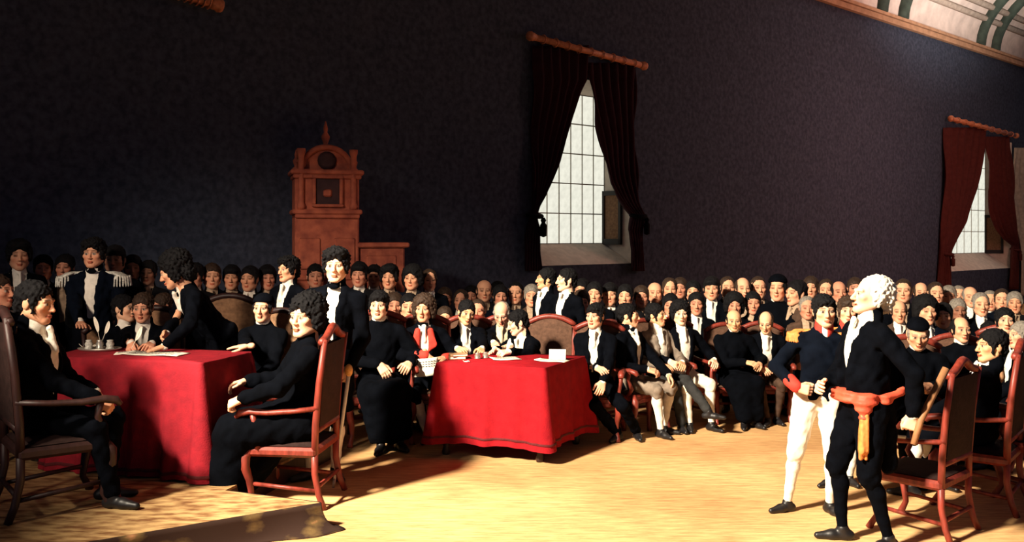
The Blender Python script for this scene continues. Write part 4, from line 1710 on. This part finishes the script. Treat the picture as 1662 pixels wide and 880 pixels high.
r7 = dict(thigh=1.14, px=1338, top=478, Y=6.70, rz=-14, lod='hi', dress='tunic', coat_mat=NAVY, hair='fringe', hair_color='black', face=0, legs='breeches',
          leg_mat=BREECH, sock_mat=WHITE, collar_mat=REDC, epaulettes=ORANGE, cuff_mat=REDC, roll=5, sway=.07, tilt=-2, yaw=8, tone=(.74, .42, .26),
          hand_l=(-.10, -.20, 1.03), elbow_l=(-1, .35, -.2), dir_l=(.9, -.3, -.1), grip_l='hold', hand_r=(.25, .05, .90),
          foot_l=(-.17, -.06, .075), foot_r=(.16, -.02, .075), toe_l=-52, toe_r=24)
person('young officer in navy tunic, orange epaulettes and white breeches, standing in full view', **r7)
r8 = dict(px=1376, top=481, Y=7.42, rz=-10, lod='mid', dress='tunic', coat_mat=NAVY, hair='fringe', hair_color='brown', face=1, legs='breeches',
          leg_mat=BREECH, sock_mat=WHITE, collar_mat=REDC, epaulettes=ORANGE, cuff_mat=REDC, yaw=-6, foot_l=(-.16, -.05, .075), foot_r=(.02, .03, .075), toe_l=-45)
person('second officer in white breeches half hidden between young officer and white-haired person', **r8)

chair('red_tall', 2.82, 6.34, 0, -136, 'empty red wooden armchair with tall dark back, in the right foreground', .92)
chair('red_tall', 4.10, 7.05, 0, -140, 'red wooden armchair with tall dark back cut by the right edge, nobody seated', 1.02)
R10 = person('person in black robe and black skullcap with clasped hands, behind the empty red armchair', 'red_brown',
             'red armchair holding the robed person with the skullcap and clasped hands',
             px=1490, top=516, Y=7.72, rz=-12, sit=True, lod='mid', dress='cassock', hair='capfringe+cap', hair_color='grey', nod=20, yaw=-6, lean=8, face=2,
             hand_l=(-.05, -.30, .80), hand_r=(.06, -.30, .81), grip_l='hold', grip_r='hold', dir_l=(.6, -.6, .1), dir_r=(-.6, -.6, .1), foot_l=(-.14, -.60, .075), foot_r=(.13, -.46, .075))
person('dark-haired person in profile on the tall red armchair near the right edge', 'red_tall',
       'tall-backed red armchair occupied near the right edge, seen from behind', rz=-128, px=1592, top=533, Y=7.0, sit=True, lod='mid', lean=-9, hair='short',
       hair_color='black', yaw=42, face=3, legs='breeches', sock_mat=WHITE, s=.96, root=(3.50, 6.95))
person('pale-faced person in black robe with receding dark hair, behind the skullcap wearer', 'red_brown', 'red armchair under the pale-faced robed person at the right',
       px=1560, top=513, Y=8.5, rz=-16, sit=True, dress='cassock', hair='balding', hair_color='black', face=1, yaw=10)
person('dark-haired person with bright white cravat sitting upright near the right edge', 'red_brown', 'red armchair under the white-cravat person near the right edge',
       px=1631, top=499, Y=8.9, rz=-30, sit=True, hair='short', face=1, yaw=12, nod=-4, vee=(.05, .03, .08))
person('grey-haired person in profile cut off by the right edge of the picture', 'red_brown', 'red armchair at the right edge under the grey-haired person in profile',
       px=1656, top=521, Y=8.1, rz=-85, sit=True, hair='short', hair_color='grey', face=3, legs='trousers')

# ---- front row, right of the middle table
row = 'red armchairs of the front row'
person('seated person in black beside the right end of the red table', 'red_brown', 'red armchair under the person beside the right end of the small table',
       px=966, top=492, Y=9.30, rz=-14, sit=True, hair='fringe', face=0, legs='trousers', yaw=-18, hands=dict(l=(968, 9.0, .72), fl=(1003, 9.05, .075), fr=(1034, 9.12, .075)), grip_l='relax', width=.92)
person('dark-haired person in black turned to the right with white stockings, second in the front row', 'red_brown', 'red armchair under the second front-row person from the small table',
       px=1020, top=492, Y=9.55, rz=48, sit=True, hair='short', face=3, legs='breeches', leg_mat=GREYC, sock_mat=WHITE, yaw=28, width=.9, stock=True,
       hand_l=(-.10, -.28, .70), foot_l=(-.08, -.44, .075), foot_r=(.10, -.36, .075))
person('person in grey coat with dark trousers and one leg crossed over the other', 'red_brown', 'red armchair under the grey-coated person with crossed legs',
       px=1065, top=492, Y=9.85, rz=25, sit=True, hair='short', face=1, coat_mat=GREYC, legs='trousers', leg_mat=DARKGREY, sock_mat=DARKGREY, yaw=32, width=.9,
       hand_l=(-.16, -.30, .72), hand_r=(.10, -.34, .74), foot_l=(.02, -.44, .075), foot_r=(.16, -.74, .26), knee_r=(-.25, -1, 1.2), knee_l=(0, -1, .5), toe_r=40)
person('person in black coat with white waistcoat and white breeches, hands on the armrests', 'red_brown', 'red armchair under the person in white breeches',
       px=1104, top=490, Y=9.95, rz=14, sit=True, hair='big', face=0, legs='breeches', leg_mat=BREECH, sock_mat=WHITE, vee=(.02, .055, .085), yaw=-14,
       hand_l=(-.26, -.26, .74), hand_r=(.28, -.26, .74), width=.92, foot_l=(-.10, -.44, .075), foot_r=(.14, -.48, .075), tone=(.80, .50, .34))
person('balding person in long black cassock seated in the front row, hands in lap', 'red_brown', 'red armchair under the balding person in cassock, right of white breeches',
       px=1191, top=502, Y=10.0, rz=4, sit=True, dress='cassock', hair='balding', face=2, yaw=-12, nod=8, lean=5,
       hand_l=(.06, -.34, .76), hand_r=(.24, -.30, .74), grip_l='relax', foot_l=(-.02, -.50, .075), foot_r=(.14, -.44, .075))
person('balding person with long white shirt front leaning forward, brown breeches, left of young officer', 'red_brown', 'red armchair under the leaning person in brown breeches',
       px=1243, top=505, Y=10.0, rz=-8, sit=True, hair='balding', hair_color='brown', face=3, legs='breeches', leg_mat=BROWNC, sock_mat=BROWNC, vee=(-.02, .05, .075), nod=22, lean=16,
       hand_l=(-.10, -.38, .68), hand_r=(.12, -.36, .70), foot_l=(-.02, -.46, .075), foot_r=(.10, -.34, .075), yaw=-14)

# ---- round the middle table
TT = MTZ + .03
person('person in long black cassock seated facing front, right of the tall occupied red armchair', 'red_brown', 'red armchair under the cassock wearer left of the small table',
       px=615, top=472, Y=9.1, rz=12, sit=True, lod='mid', dress='cassock', hair='fringe', face=0, yaw=-14, hand_l=(-.02, -.30, .74), elbow_l=(-1, .3, -.3), dir_l=(.5, -.5, -.7), hand_r=(.25, -.28, .74), grip_l='relax',
       foot_l=(-.02, -.50, .075), foot_r=(.15, -.42, .075), tone=(.72, .43, .28))
person('person with red lapels and red cuffs holding a paper, left of the small table', 'red_brown', 'red armchair under the person with red lapels',
       px=688, top=480, Y=9.35, rz=6, sit=True, hair='big', hair_color='brown', face=1, lapel=REDC, cuff_mat=REDC, stock=True, legs='breeches', leg_mat=BLACK, sock_mat=WHITE, yaw=-14, nod=-2,
       hands=dict(l=(692, 9.02, .84), r=(722, 9.1, .80), fl=(694, 9.0, .075), fr=(716, 8.98, .075)), grip_l='hold', dir_l=(.4, -.3, -1), elbow_l=(-1, .3, -.1), width=.95)
person('dark-haired person leaning with head tilted, behind left end of the small table', 'red_brown', 'red armchair with brown back behind the left end of the small table',
       px=757, top=487, Y=9.75, rz=4, sit=True, hair='short', face=3, lean=8, nod=10, tilt=10, roll=-4, yaw=14, vee=(.0, .030, .07), hands=dict(l=(742, 9.28, TT), r=(782, 9.26, TT)), width=.92)
person('grey-haired balding person looking down over papers behind the small table', 'red_brown', 'red armchair with brown back behind the middle of the small table',
       px=814, top=489, Y=9.90, rz=-4, sit=True, hair='balding', hair_color='grey', face=0, nod=26, lean=9, vee=(-.02, .05, .08), shirt_mat=CREAM, hands=dict(l=(806, 9.2, TT + .02), r=(826, 9.3, TT)), grip_l='grip', width=.88, yaw=-4)
person('dark-haired person in profile writing at the small red table', 'red_brown', 'arched red armchair with brown back, standing free behind the writer', px=840, top=503, Y=9.42, rz=-52, sit=True, hair='short', face=3, nod=18, lean=24, yaw=-24, vee=(.0, .05, .09),
       hands=dict(l=(800, 9.05, TT + .01), r=(826, 8.92, TT + .01)), grip_r='pen', grip_l='flat', width=.92, cdy=.20, chair_turn=40, cdx=.06, chair_scale=.98, tone=(.80, .50, .34))
person('shorter of two standing people in profile behind the arched armchair', px=886, top=456, Y=10.5, rz=-60, hair='short', face=1, yaw=-22, vee=(.06, .03, .09), s=.93, head_size=1.12)
person('taller of two standing people in profile behind the arched armchair', px=919, top=446, Y=10.2, rz=-48, hair='short', face=3, yaw=-26, vee=(.06, .03, .09), s=.93, head_size=1.15, tone=(.80, .50, .33))

# ---- left of the middle: cleric in the tall chair and those behind
person('stout person in black cassock turned sideways in the tall red armchair at left centre', 'red_tall', 'tall red armchair with dark back seen edge-on at left centre',
       px=490, top=470, Y=7.05, root=(-1.61, 7.05), s=1.08, lean=-3, rz=-84, sit=True, lod='hi', dress='cassock', hair='big', face=2, yaw=42, twist=14, width=1.25, pelvis=.58, chair_turn=-12, chair_scale=1.03, collar=False, head_size=1.22, skirt=1.4, tone=(.74, .43, .27),
       hand_r=(.28, -.36, .76), hand_l=(-.22, -.42, .80), foot_l=(-.16, -.58, .075), foot_r=(.12, -.50, .075), grip_r='hold', hair_seed=2, cdy=-.04)
l13 = dict(px=546, top=403, Y=7.66, rz=-4, lod='hi', dress='coat', hair='tousled', face=0, stock=True, legs='breeches', leg_mat=BLACK, sock_mat=WHITE, vee=(.06, .032, .066),
           hands=dict(r=(566, 7.50, .93)), grip_r='grip', dir_r=(-.3, -.6, -.8), back_r=(.5, -.8, .2), roll=4, tilt=0, sway=-.09, foot_l=(-.24, -.06, .075), foot_r=(-.05, -.04, .075), toe_l=-40, toe_r=34, tone=(.78, .46, .30), yaw=4, bow=False)
person('tall curly-haired person in black stock standing behind the tall red armchair', **l13)
a = Vector((at(566, 7.42), 7.42, .90)); c = Vector((at(541, 7.36), 7.36, .0))
cn = empty('cane', a)
b = MB(); b.tube([(0, 0, 0), (c - a) * .5, (c - a) * .93], [.016, .014, .012], n=10); b.build('shaft', WHITE, cn, True)
b = MB(); b.lathe([(.018, -.02), (.03, .0), (.034, .03), (.026, .06), (.008, .075)], (0, 0, 0), 12); b.build('knob', GOLD, cn, True)
b = MB(); b.tube([(c - a) * .92, (c - a)], [.014, .010], n=10); b.build('ferrule', PEWTER, cn, True)
tag(cn, 'thin white cane held upright by the tall person in black stock', 'cane')
person('person in dark robe and flat dark hair at the right end of the left table', 'dark_tan', 'dark armchair under the robed person at the right end of the left table',
       px=427, top=476, Y=8.05, rz=-18, sit=True, base=D0, dress='cassock', hair='cap+capfringe', hair_color='black', face=1, yaw=14, hands=dict(l=(402, 7.50, LT)), grip_l='flat', dir_l=(-.8, -.3, -.05), back_l=(0, 0, 1), collar=True, lean=2)
person('curly-haired person with white cravat standing behind the robed pair left of centre', px=468, top=417, Y=8.9, rz=-30, base=D0, hair='tousled', face=3, yaw=-8, vee=(.1, .03, .085), tone=(.72, .38, .22))
# free armchair with tan back
chair('dark_tan', at(363, 8.95), 8.95, D0, 6, 'empty dark armchair with arched tan back behind the left table', 1.02)

# ---- left table
l4 = dict(px=152, top=388, Y=8.52, rz=10, base=D0, lod='hi', hair='tousled', face=2, dress='coat', coat_mat=NAVY, stock=True, epaulettes=SILVER, ep=1.35, vee=(.06, .030, .072), yaw=-4, bow=False, tone=(.60, .29, .17),
          hands=dict(l=(136, 8.0, LT + .02), r=(198, 8.45, .98)), grip_l='flat', dir_l=(.3, -.9, -.1), back_l=(0, 0, 1), width=1.05, legs='breeches', leg_mat=BLACK, sock_mat=BLACK)
person('officer in dark coat with silver epaulettes and black stock standing behind the left table', **l4)
person('person in profile facing right, behind and left of the writer at the left table', 'dark_tan', 'dark armchair under the profile person behind the left table',
       px=202, top=478, Y=8.34, rz=50, base=D0, sit=True, lean=6, chair_scale=.85, hair='short', face=3, yaw=22, vee=(.05, .03, .08), width=.85, tone=(.74, .42, .26))
person('front-facing person writing on the white papers at the left table', 'dark_tan', 'dark armchair under the writer at the left table',
       px=232, top=475, Y=8.10, rz=6, base=D0, sit=True, hair='short', hair_color='brown', face=0, lean=10, nod=8, hands=dict(l=(214, 7.60, LT + .02), r=(246, 7.62, LT + .02)), grip_l='pen', grip_r='relax', dir_l=(.2, -.9, -.3), width=.85,
       vee=(.05, .03, .08), tone=(.66, .31, .19))
person('person looking over the writer from the right, at the left table', px=263, top=476, Y=8.62, rz=-30, base=D0, hair='short', hair_color='brown', face=1, lean=42, nod=14, yaw=-8, width=.88, tone=(.62, .27, .17),
       vee=(.05, .03, .08))
person('broad-backed person with white cravat leaning in profile over the left table', px=284, top=424, Y=7.98, rz=-62, base=D0, lod='hi', hair='big', face=3, lean=35, nod=22, yaw=-22, width=1.3, head_size=1.25, hands=dict(l=(262, 7.66, LT + .03), r=(268, 7.50, LT + .02)),
       grip_r='flat', dir_r=(-.1, -1, -.25), back_r=(0, -.2, 1), elbow_r=(.9, .5, -.3), vee=(.05, .05, .10), hair_seed=1, tone=(.70, .36, .21), s=1.0, legs='trousers')
chair('dark_tall', -3.09, 6.22, D0, 128, 'dark wooden armchair with tall back in the left foreground', 1.06)
person('person in black in profile on the dark armchair in the left foreground',
       px=68, top=455, Y=6.25, root=(-3.24, 6.27), s=1.10, rz=92, base=D0, sit=True, lod='hi', hair='short', face=3, lean=0, yaw=-6, nod=8, hand_l=(-.10, -.42, .66), hand_r=(.16, -.30, .66), grip_l='hold', elbow_l=(-.6, .7, -.5),
       foot_l=(-.10, -.52, .075), foot_r=(.10, -.40, .075), chair_turn=2, vee=(.05, .03, .08), tone=(.62, .31, .18), width=1.0, legs='trousers', cdy=.05)
person('officer in profile with red collar and silver epaulettes cut by the left edge', px=-2, top=444, Y=7.75, rz=74, base=D0, sit=True, hair='short', hair_color='brown', face=3, collar_mat=REDC, epaulettes=SILVER, coat_mat=NAVY, yaw=8, tone=(.62, .28, .17), dress='tunic',
       chair_kind='dark_tan', chair_label='dark armchair under the officer cut by the left edge')

for c_ in CHAIRS.values():
    pass


# ------------------------------------------------------------------ small things on the tables
def papers(px, Y, z, w, d, rz, label, name='paper', thick=.004, curl=.0, lines=6, seed=0):
    root = empty(name, (at(px, Y), Y, z), math.radians(rz))
    V, F = [], []
    n, m = 9, 7
    for side in (0, 1):
        for i in range(n):
            for j in range(m):
                x, y = -1 + 2 * i / (n - 1), -1 + 2 * j / (m - 1)
                V.append((x * w / 2, y * d / 2, .001 + (thick if side else 0) + curl * (.5 + .5 * math.sin(x * 4 + seed)) * (abs(x))))
    for side in (0, 1):
        for i in range(n - 1):
            for j in range(m - 1):
                k = side * n * m + i * m + j
                q = (k, k + m, k + m + 1, k + 1)
                F.append(q if side else q[::-1])
    def e(a, c):
        F.append((a, c, c + n * m, a + n * m))
    for i in range(n - 1):
        e(i * m, (i + 1) * m); e((i + 1) * m + m - 1, i * m + m - 1)
    for j in range(m - 1):
        e(j + 1, j); e((n - 1) * m + j, (n - 1) * m + j + 1)
    b = MB(); b.add(V, F); b.build('sheet', PAPER, root, True)
    if lines:
        b = MB()
        for q in range(lines):
            y = d * (.36 - .72 * q / max(1, lines - 1))
            x0 = -w * .40
            while x0 < w * .36:
                l = w * (.04 + .05 * random.random())
                b.box((x0 + l / 2, y + random.uniform(-.003, .003), thick + .003 + curl * .5), (l, .004, .001)); x0 += l + w * .02
        b.build('writing', INK, root)
    tag(root, label, 'paper')
    return root


papers(252, 7.36, LTZ + .002, .50, .20, -12, 'wide white document under the writing hands on the left table', curl=.012)
papers(213, 7.42, LTZ + .002, .24, .17, 16, 'smaller white sheet left of the wide document on the left table', curl=.010, seed=2)


def quill(loc, tip, label, m=PAPER):
    root = empty('quill', loc)
    t = Vector(tip)
    b = MB(); b.tube([(0, 0, 0), t * .5 + Vector((.004, 0, 0)), t], [.002, .003, .0015], n=6); b.build('shaft', m, root, True)
    b = MB()
    n = 12; V = []; F = []
    side = t.normalized().cross(Vector((0, 1, 0))).normalized()
    for i in range(n):
        f = .38 + .62 * i / (n - 1)
        wdt = .020 * math.sin(PI * min(1, (i + .6) / n)) ** .6
        p = t * f + Vector((.004 * math.sin(f * 3), 0, 0))
        V += [p - side * wdt + Vector((0, -.002, 0)), p + Vector((0, .002, 0)), p + side * wdt * .7 + Vector((0, -.002, 0))]
    for i in range(n - 1):
        for k in (0, 1):
            a_ = i * 3 + k
            F.append((a_, a_ + 1, a_ + 4, a_ + 3))
    b.add(V, F); b.build('vane', m, root, True)
    tag(root, label, 'quill')


def inkwell(px, Y, z, label, s=1.0, m=PEWTER):
    root = empty('inkwell', (at(px, Y), Y, z), 0, s)
    b = MB(); b.lathe([(.034, 0), (.038, .006), (.030, .014), (.036, .035), (.026, .055), (.030, .062), (.030, .068), (.018, .068), (.016, .05)], (0, 0, 0), 16)
    b.build('pot', m, root, True)
    b = MB(); b.lathe([(.016, .0505), (.0155, .055)], (0, 0, 0), 12); b.build('ink', INK, root, True)
    tag(root, label, 'inkwell')


tr = empty('inkstand', (at(162, 7.62), 7.62, LTZ + .001))
b = MB(); b.lathe([(.15, 0), (.175, .012), (.18, .022), (.17, .020), (.145, .010)], (0, 0, 0), 24, .6); b.build('tray', PEWTER, tr, True)
for x in (-.09, .0, .085):
    b = MB(); b.lathe([(.030, .010), (.034, .02), (.026, .03), (.032, .055), (.022, .075), (.026, .085), (.010, .088)], (x, 0, 0), 12); b.build('pot', SILVER if x else PEWTER, tr, True)
tag(tr, 'oval pewter inkstand with three pots on the left table', 'inkstand')
quill((at(164, 7.62), 7.60, LTZ + .08), (-.05, .0, .20), 'white quill leaning left in the pewter inkstand')
quill((at(166, 7.62), 7.62, LTZ + .08), (.05, .01, .16), 'white quill leaning right in the pewter inkstand')
quill((at(216, 7.50), 7.47, LTZ + .035), (.06, .05, .17), "white quill in the hand of the left table's writer")
papers(146, 7.78, LTZ + .002, .16, .12, 30, 'small crumpled white sheet by the pewter inkstand', curl=.035, lines=0)

# middle table
papers(820, 8.70, MTZ + .002, .27, .19, 14, 'white sheet being written on at the small red table', curl=.010)
papers(896, 8.56, MTZ + .002, .30, .15, -24, 'loose white sheet under the standing card at the right of the small table', curl=.010, lines=4)
cd = empty('card', (at(905, 8.66), 8.66, MTZ + .006), math.radians(-8))
b = MB()
for sy in (-1, 1):
    M = Matrix.Translation((0, sy * .022, .045)) @ Matrix.Rotation(sy * .42, 4, 'X')
    b.box((0, 0, 0), (.155, .004, .10), M=M)
b.build('folded_sheet', PAPER, cd); tag(cd, 'folded white card standing up at the right of the small table', 'card')
for i, (px, nm, mt, hh) in enumerate(((742, 'brown book lowest in the pair on the small table', LEATHER_B, .028), (744, 'worn tan book on top of the pair on the small table', mat('tan_leather', (.52, .30, .15), .6, noise=.3, nscale=20), .022))):
    z = MTZ + .002 + i * .029
    bk = empty('book', (at(px, 8.72), 8.72, z), .15 + .2 * i)
    b = MB(); b.box((0, 0, .002), (.15, .11, .004)); b.box((0, 0, hh - .002), (.15, .11, .004)); b.box((-.074, 0, hh / 2), (.004, .11, hh)); b.build('cover', mt, bk)
    b = MB(); b.box((.002, 0, hh / 2), (.142, .102, hh - .008)); b.build('pages', PAPER, bk)
    tag(bk, nm, 'book')
inkwell(775, 8.72, MTZ + .001, 'left pewter inkwell on the small red table', .8)
inkwell(788, 8.78, MTZ + .001, 'right pewter inkwell on the small red table', .8)
papers(757, 8.50, MTZ + .002, .06, .05, 10, 'tiny white note at the front left of the small table', lines=0, curl=.01)
quill((at(819, 8.80), 8.80, MTZ + .03), (.05, .05, .15), "white quill in the hand of the small table's writer")
# paper held on the left of the table
hp = empty('letter', (at(692, 8.93), 8.93, .735), .1)
V, F = [], []
for i in range(9):
    for j in range(7):
        x, y = -1 + 2 * i / 8, -1 + 2 * j / 6
        V.append((x * .115, .03 * x * x + .012 * y, y * .085 + .010 * x))
for i in range(8):
    for j in range(6):
        k = i * 7 + j; F.append((k, k + 7, k + 8, k + 1))
o = link('sheet', np_mesh('sheet', np.array(V), np.array(F), PAPER, True), hp)
md = o.modifiers.new('thickness', 'SOLIDIFY'); md.thickness = .003
b = MB()
for q in range(3):
    for k in range(7):
        x = -.085 + k * .027
        b.box((x, .03 * (x / .115) ** 2 - .007 + .012 * (.7 - q * .3), .055 - q * .022 + .010 * x / .115), (.020, .003, .004))
b.build('writing', INK, hp); tag(hp, 'white letter held low by the person with red lapels', 'letter')
for i, (t, lb) in enumerate(((.0, 'folded white note nearest the front on the arm of the empty red armchair'), (.14, 'folded white note further back on the arm of the empty red armchair'))):
    a = math.radians(-136)
    lx, ly = .298, -.17 + t
    X = 2.82 + math.cos(a) * lx - math.sin(a) * ly
    Y = 6.34 + math.sin(a) * lx + math.cos(a) * ly
    nt = empty('note', (X, Y, .660), a + .3)
    b = MB()
    b.box((0, 0, .004), (.05, .07, .006)); b.box((.004, .004, .011), (.045, .062, .005)); b.build('folded_sheet', PAPER, nt)
    tag(nt, lb, 'note')


# ------------------------------------------------------------------ the crowd
PROTO = {}



def crowd_proto(sit, hair, hc, face, robe, vest):
    key = (sit, hair, hc, face, robe)
    if key in PROTO:
        return PROTO[key]
    sp = dict(sit=sit, lod='lo', hair=hair, hair_color=hc, face=face, dress='cassock' if robe else 'coat', legs='trousers', width=.96, tone=(1, 1, 1),
              head_size=1.2, vee=(.08, .025, .075), seed=face * 1.3 + (2 if sit else 0), hair_seed=face % 3)
    parts, S = figure_parts(sp)
    PROTO[key] = ([(n_, m) for n_, m, _ in parts], S.head[2] + .128 * 1.2, S.head.copy())
    return PROTO[key]


SKINM, COATM = [], []
DIML = mat('unbleached_linen', (.40, .28, .19), .8, noise=.3, nscale=30, spec=.15)  # white linen darkened in colour so part of the crowd looks dimly lit
for i, f in enumerate(((.60, .29, .17), (.66, .33, .20), (.54, .24, .15), (.70, .36, .22), (.26, .12, .075))):
    SKINM.append(mat('crowd_skin_%d' % i, f, .65, attr='col', spec=.2))
COATM = [BLACK, NAVY, BLACK2, BROWNC]
HN = {'short': 'short', 'tousled': 'curly', 'fringe': 'fringed', 'balding': 'balding', 'receding': 'thinning', 'big': 'bushy', 'cap': 'capped', 'swept': 'swept-back'}
HC = {'black': 'black', 'brown': 'brown', 'grey': 'grey', 'white': 'white'}
ORD = ['first', 'second', 'third', 'fourth', 'fifth', 'sixth', 'seventh', 'eighth', 'ninth', 'tenth', 'eleventh', 'twelfth', 'thirteenth',
       'fourteenth', 'fifteenth', 'sixteenth', 'seventeenth', 'eighteenth', 'nineteenth', 'twentieth']

# zone, row, columns and rows of the crowns seen in the picture; a distance; s = standing
def C(px, top, Y, sit=True, hair=None, hc=None, face=None, robe=False, skin=None, coat=None, yaw=None, rz=None, base=0.0):
    return dict(px=px, top=top, Y=Y, sit=sit, hair=hair, hc=hc, face=face, robe=robe, skin=skin, coat=coat, yaw=yaw, rz=rz, base=base)


ZONES = [
    ('in the dark row behind the left table', [
        C(31, 390, 8.75, False, 'tousled', 'black', 3, skin=1, yaw=10, base=D0), C(70, 413, 9.1, False, 'short', 'black', 0, skin=2, base=D0), C(105, 412, 9.15, False, 'short', 'black', 1, skin=2, base=D0),
        C(186, 398, 9.0, False, 'fringe', 'black', 2, skin=4, base=D0), C(215, 413, 9.25, False, 'short', 'black', 3, skin=4, base=D0), C(240, 422, 9.3, False, 'short', 'black', 1, skin=4, base=D0)]),
    ('standing row behind the tall red armchair', [
        C(316, 426, 9.75, False, 'short', 'black', 1, skin=2), C(344, 427, 9.9, False, 'short', 'brown', 2, skin=1), C(376, 430, 10.05, False, 'fringe', 'black', 0, skin=0, coat=0), C(405, 431, 9.8, False, 'short', 'black', 3, skin=0, yaw=-15),
        C(434, 430, 10.0, False, 'fringe', 'black', 1, skin=2, yaw=12), C(512, 428, 10.3, False, 'short', 'black', 2, skin=2), C(583, 425, 10.2, False, 'fringe', 'black', 0, skin=2), C(607, 429, 10.6, False, 'short', 'black', 1, skin=2),
        C(632, 430, 10.35, False, 'tousled', 'black', 3, skin=0, yaw=-8), C(669, 432, 10.4, False, 'big', 'black', 2, skin=0, yaw=-14), C(697, 436, 10.7, False, 'receding', 'brown', 1, skin=1, yaw=10)]),
    ('back row left of middle window', [
        C(722, 466, 11.9, hair='short', hc='brown', face=0, skin=2), C(748, 469, 11.6, hair='receding', hc='brown', face=1, skin=2), C(765, 463, 12.3, hair='short', hc='black', face=3, skin=2), C(786, 453, 12.1, hair='balding', hc='brown', face=2, skin=1),
        C(808, 456, 12.7, hair='short', hc='black', face=0, skin=2), C(812, 462, 11.8, hair='short', hc='black', face=1, skin=2), C(837, 457, 12.0, hair='receding', hc='black', face=2, skin=1), C(863, 461, 11.7, hair='short', hc='grey', face=0, skin=1, coat=3)]),
    ('nearer row left of middle window', [
        C(722, 497, 10.3, hair='short', hc='brown', face=0, skin=1), C(664, 476, 10.0, hair='short', hc='black', face=2, skin=1), C(775, 485, 10.4, hair='receding', hc='brown', face=2, skin=2), C(640, 474, 10.15, hair='short', hc='brown', face=1, skin=2)]),
    ('back row right of middle window', [
        C(944, 452, 11.9, hair='short', hc='black', face=1, skin=1, yaw=-14), C(965, 457, 11.5, hair='short', hc='black', face=0, skin=1), C(990, 459, 11.7, hair='fringe', hc='black', face=2, skin=1), C(1015, 461, 11.5, hair='short', hc='black', face=3, skin=1),
        C(1041, 463, 11.8, hair='short', hc='brown', face=0, skin=2), C(1063, 457, 12.3, hair='balding', hc='brown', face=2, skin=1), C(1087, 450, 12.2, hair='receding', hc='brown', face=1, skin=1, coat=3), C(1104, 450, 12.9, hair='short', hc='brown', face=0, skin=2),
        C(1125, 455, 12.1, hair='short', hc='black', face=3, skin=1), C(1155, 449, 12.0, hair='fringe', hc='black', face=2, skin=1, coat=0), C(1181, 448, 12.5, hair='receding', hc='brown', face=0, skin=1), C(1206, 449, 12.2, hair='balding', hc='brown', face=1, skin=3),
        C(1231, 448, 12.4, hair='receding', hc='brown', face=2, skin=1), C(1316, 448, 12.6, hair='short', hc='brown', face=1, skin=1), C(1341, 452, 12.2, hair='receding', hc='brown', face=0, skin=1), C(1362, 455, 12.0, hair='balding', hc='black', face=3, skin=2),
        C(1388, 450, 12.6, hair='short', hc='brown', face=2, skin=2)]),
    ('nearer row right of middle window', [
        C(944, 470, 10.6, hair='short', hc='brown', face=1, skin=2), C(1088, 476, 10.9, hair='short', hc='black', face=1, skin=2), C(1130, 474, 11.0, hair='short', hc='black', face=0, skin=2, coat=0), C(1192, 477, 11.0, hair='big', hc='black', face=3, skin=2, coat=0),
        C(1222, 473, 11.1, hair='short', hc='black', face=2, skin=2), C(1262, 445, 11.0, True, 'capfringe+cap', 'black', 1, True, skin=1, yaw=-12), C(1292, 454, 10.9, True, 'short', 'black', 3, skin=1, coat=3, yaw=-50), C(1310, 480, 10.6, hair='receding', hc='grey', face=0, skin=2, coat=3)]),
    ('back row below far right window', [
        C(1466, 452, 11.6, hair='receding', hc='brown', face=2, skin=3), C(1495, 457, 12.3, hair='balding', hc='brown', face=1, skin=3), C(1519, 457, 11.9, hair='receding', hc='brown', face=0, skin=3), C(1540, 463, 12.2, hair='short', hc='grey', face=3, skin=3),
        C(1556, 463, 12.7, hair='receding', hc='grey', face=2, skin=3), C(1575, 464, 12.1, hair='balding', hc='grey', face=0, skin=3), C(1607, 471, 12.1, hair='receding', hc='grey', face=2, skin=1), C(1626, 468, 11.7, hair='receding', hc='brown', face=0, skin=3),
        C(1647, 473, 11.4, hair='short', hc='grey', face=3, skin=0)]),
    ('nearer row below far right window', [
        C(1459, 486, 10.4, hair='balding', hc='brown', face=1, skin=1, coat=3), C(1503, 482, 9.5, hair='big', hc='black', face=2, skin=3, yaw=14), C(1531, 491, 9.7, hair='short', hc='black', face=0, skin=3, coat=3), C(1555, 484, 10.6, hair='short', hc='grey', face=1, skin=4),
        C(1592, 474, 10.7, hair='receding', hc='grey', face=3, skin=3, coat=0), C(1606, 522, 9.3, hair='short', hc='black', face=0, skin=2)]),
]
for zone, lst in ZONES:
    lst.sort(key=lambda c: c['px'])
    for i, c in enumerate(lst):
        parts, canon, hd = crowd_proto(c['sit'], c['hair'], c['hc'], c['face'], c['robe'], 0)
        sc = (hz(c['top'], c['Y']) - c['base']) / canon
        yaw = c['yaw'] if c['yaw'] is not None else random.uniform(-9, 9)
        rz = math.radians(yaw - 40.0 * (c['px'] - CX) / 831 * .55)
        X = at(c['px'], c['Y']) - (math.cos(rz) * hd[0] - math.sin(rz) * hd[1]) * sc
        Y = c['Y'] - (math.sin(rz) * hd[0] + math.cos(rz) * hd[1]) * sc
        root = empty('person', (X, Y, c['base']), rz, sc)
        hn = 'capped' if 'cap+' in c['hair'] or '+cap' in c['hair'] else HN[c['hair']] + ' ' + HC[c['hc']] + '-haired'
        tag(root, '%s person %s, %s from left' % (hn, zone, ORD[i]), 'person', 'crowd ' + zone)
        sk = SKINM[c['skin'] if c['skin'] is not None else i % 4]
        ct = COATM[c['coat'] if c['coat'] is not None else (i * 7 + len(lst)) % 3]
        for n_, m in parts:
            o = link(n_, m, root)
            if n_ == 'shirt_front' and (i * 5 + len(lst)) % 7 < 4:
                o.material_slots[0].link = 'OBJECT'
                o.material_slots[0].material = DIML
            if n_ == 'body' or n_ == 'coat':
                o.material_slots[0].link = 'OBJECT'
                o.material_slots[0].material = sk if n_ == 'body' else ct

for p in sorted(PERSONS, key=lambda q: q[0]):
    print('FIG', p)
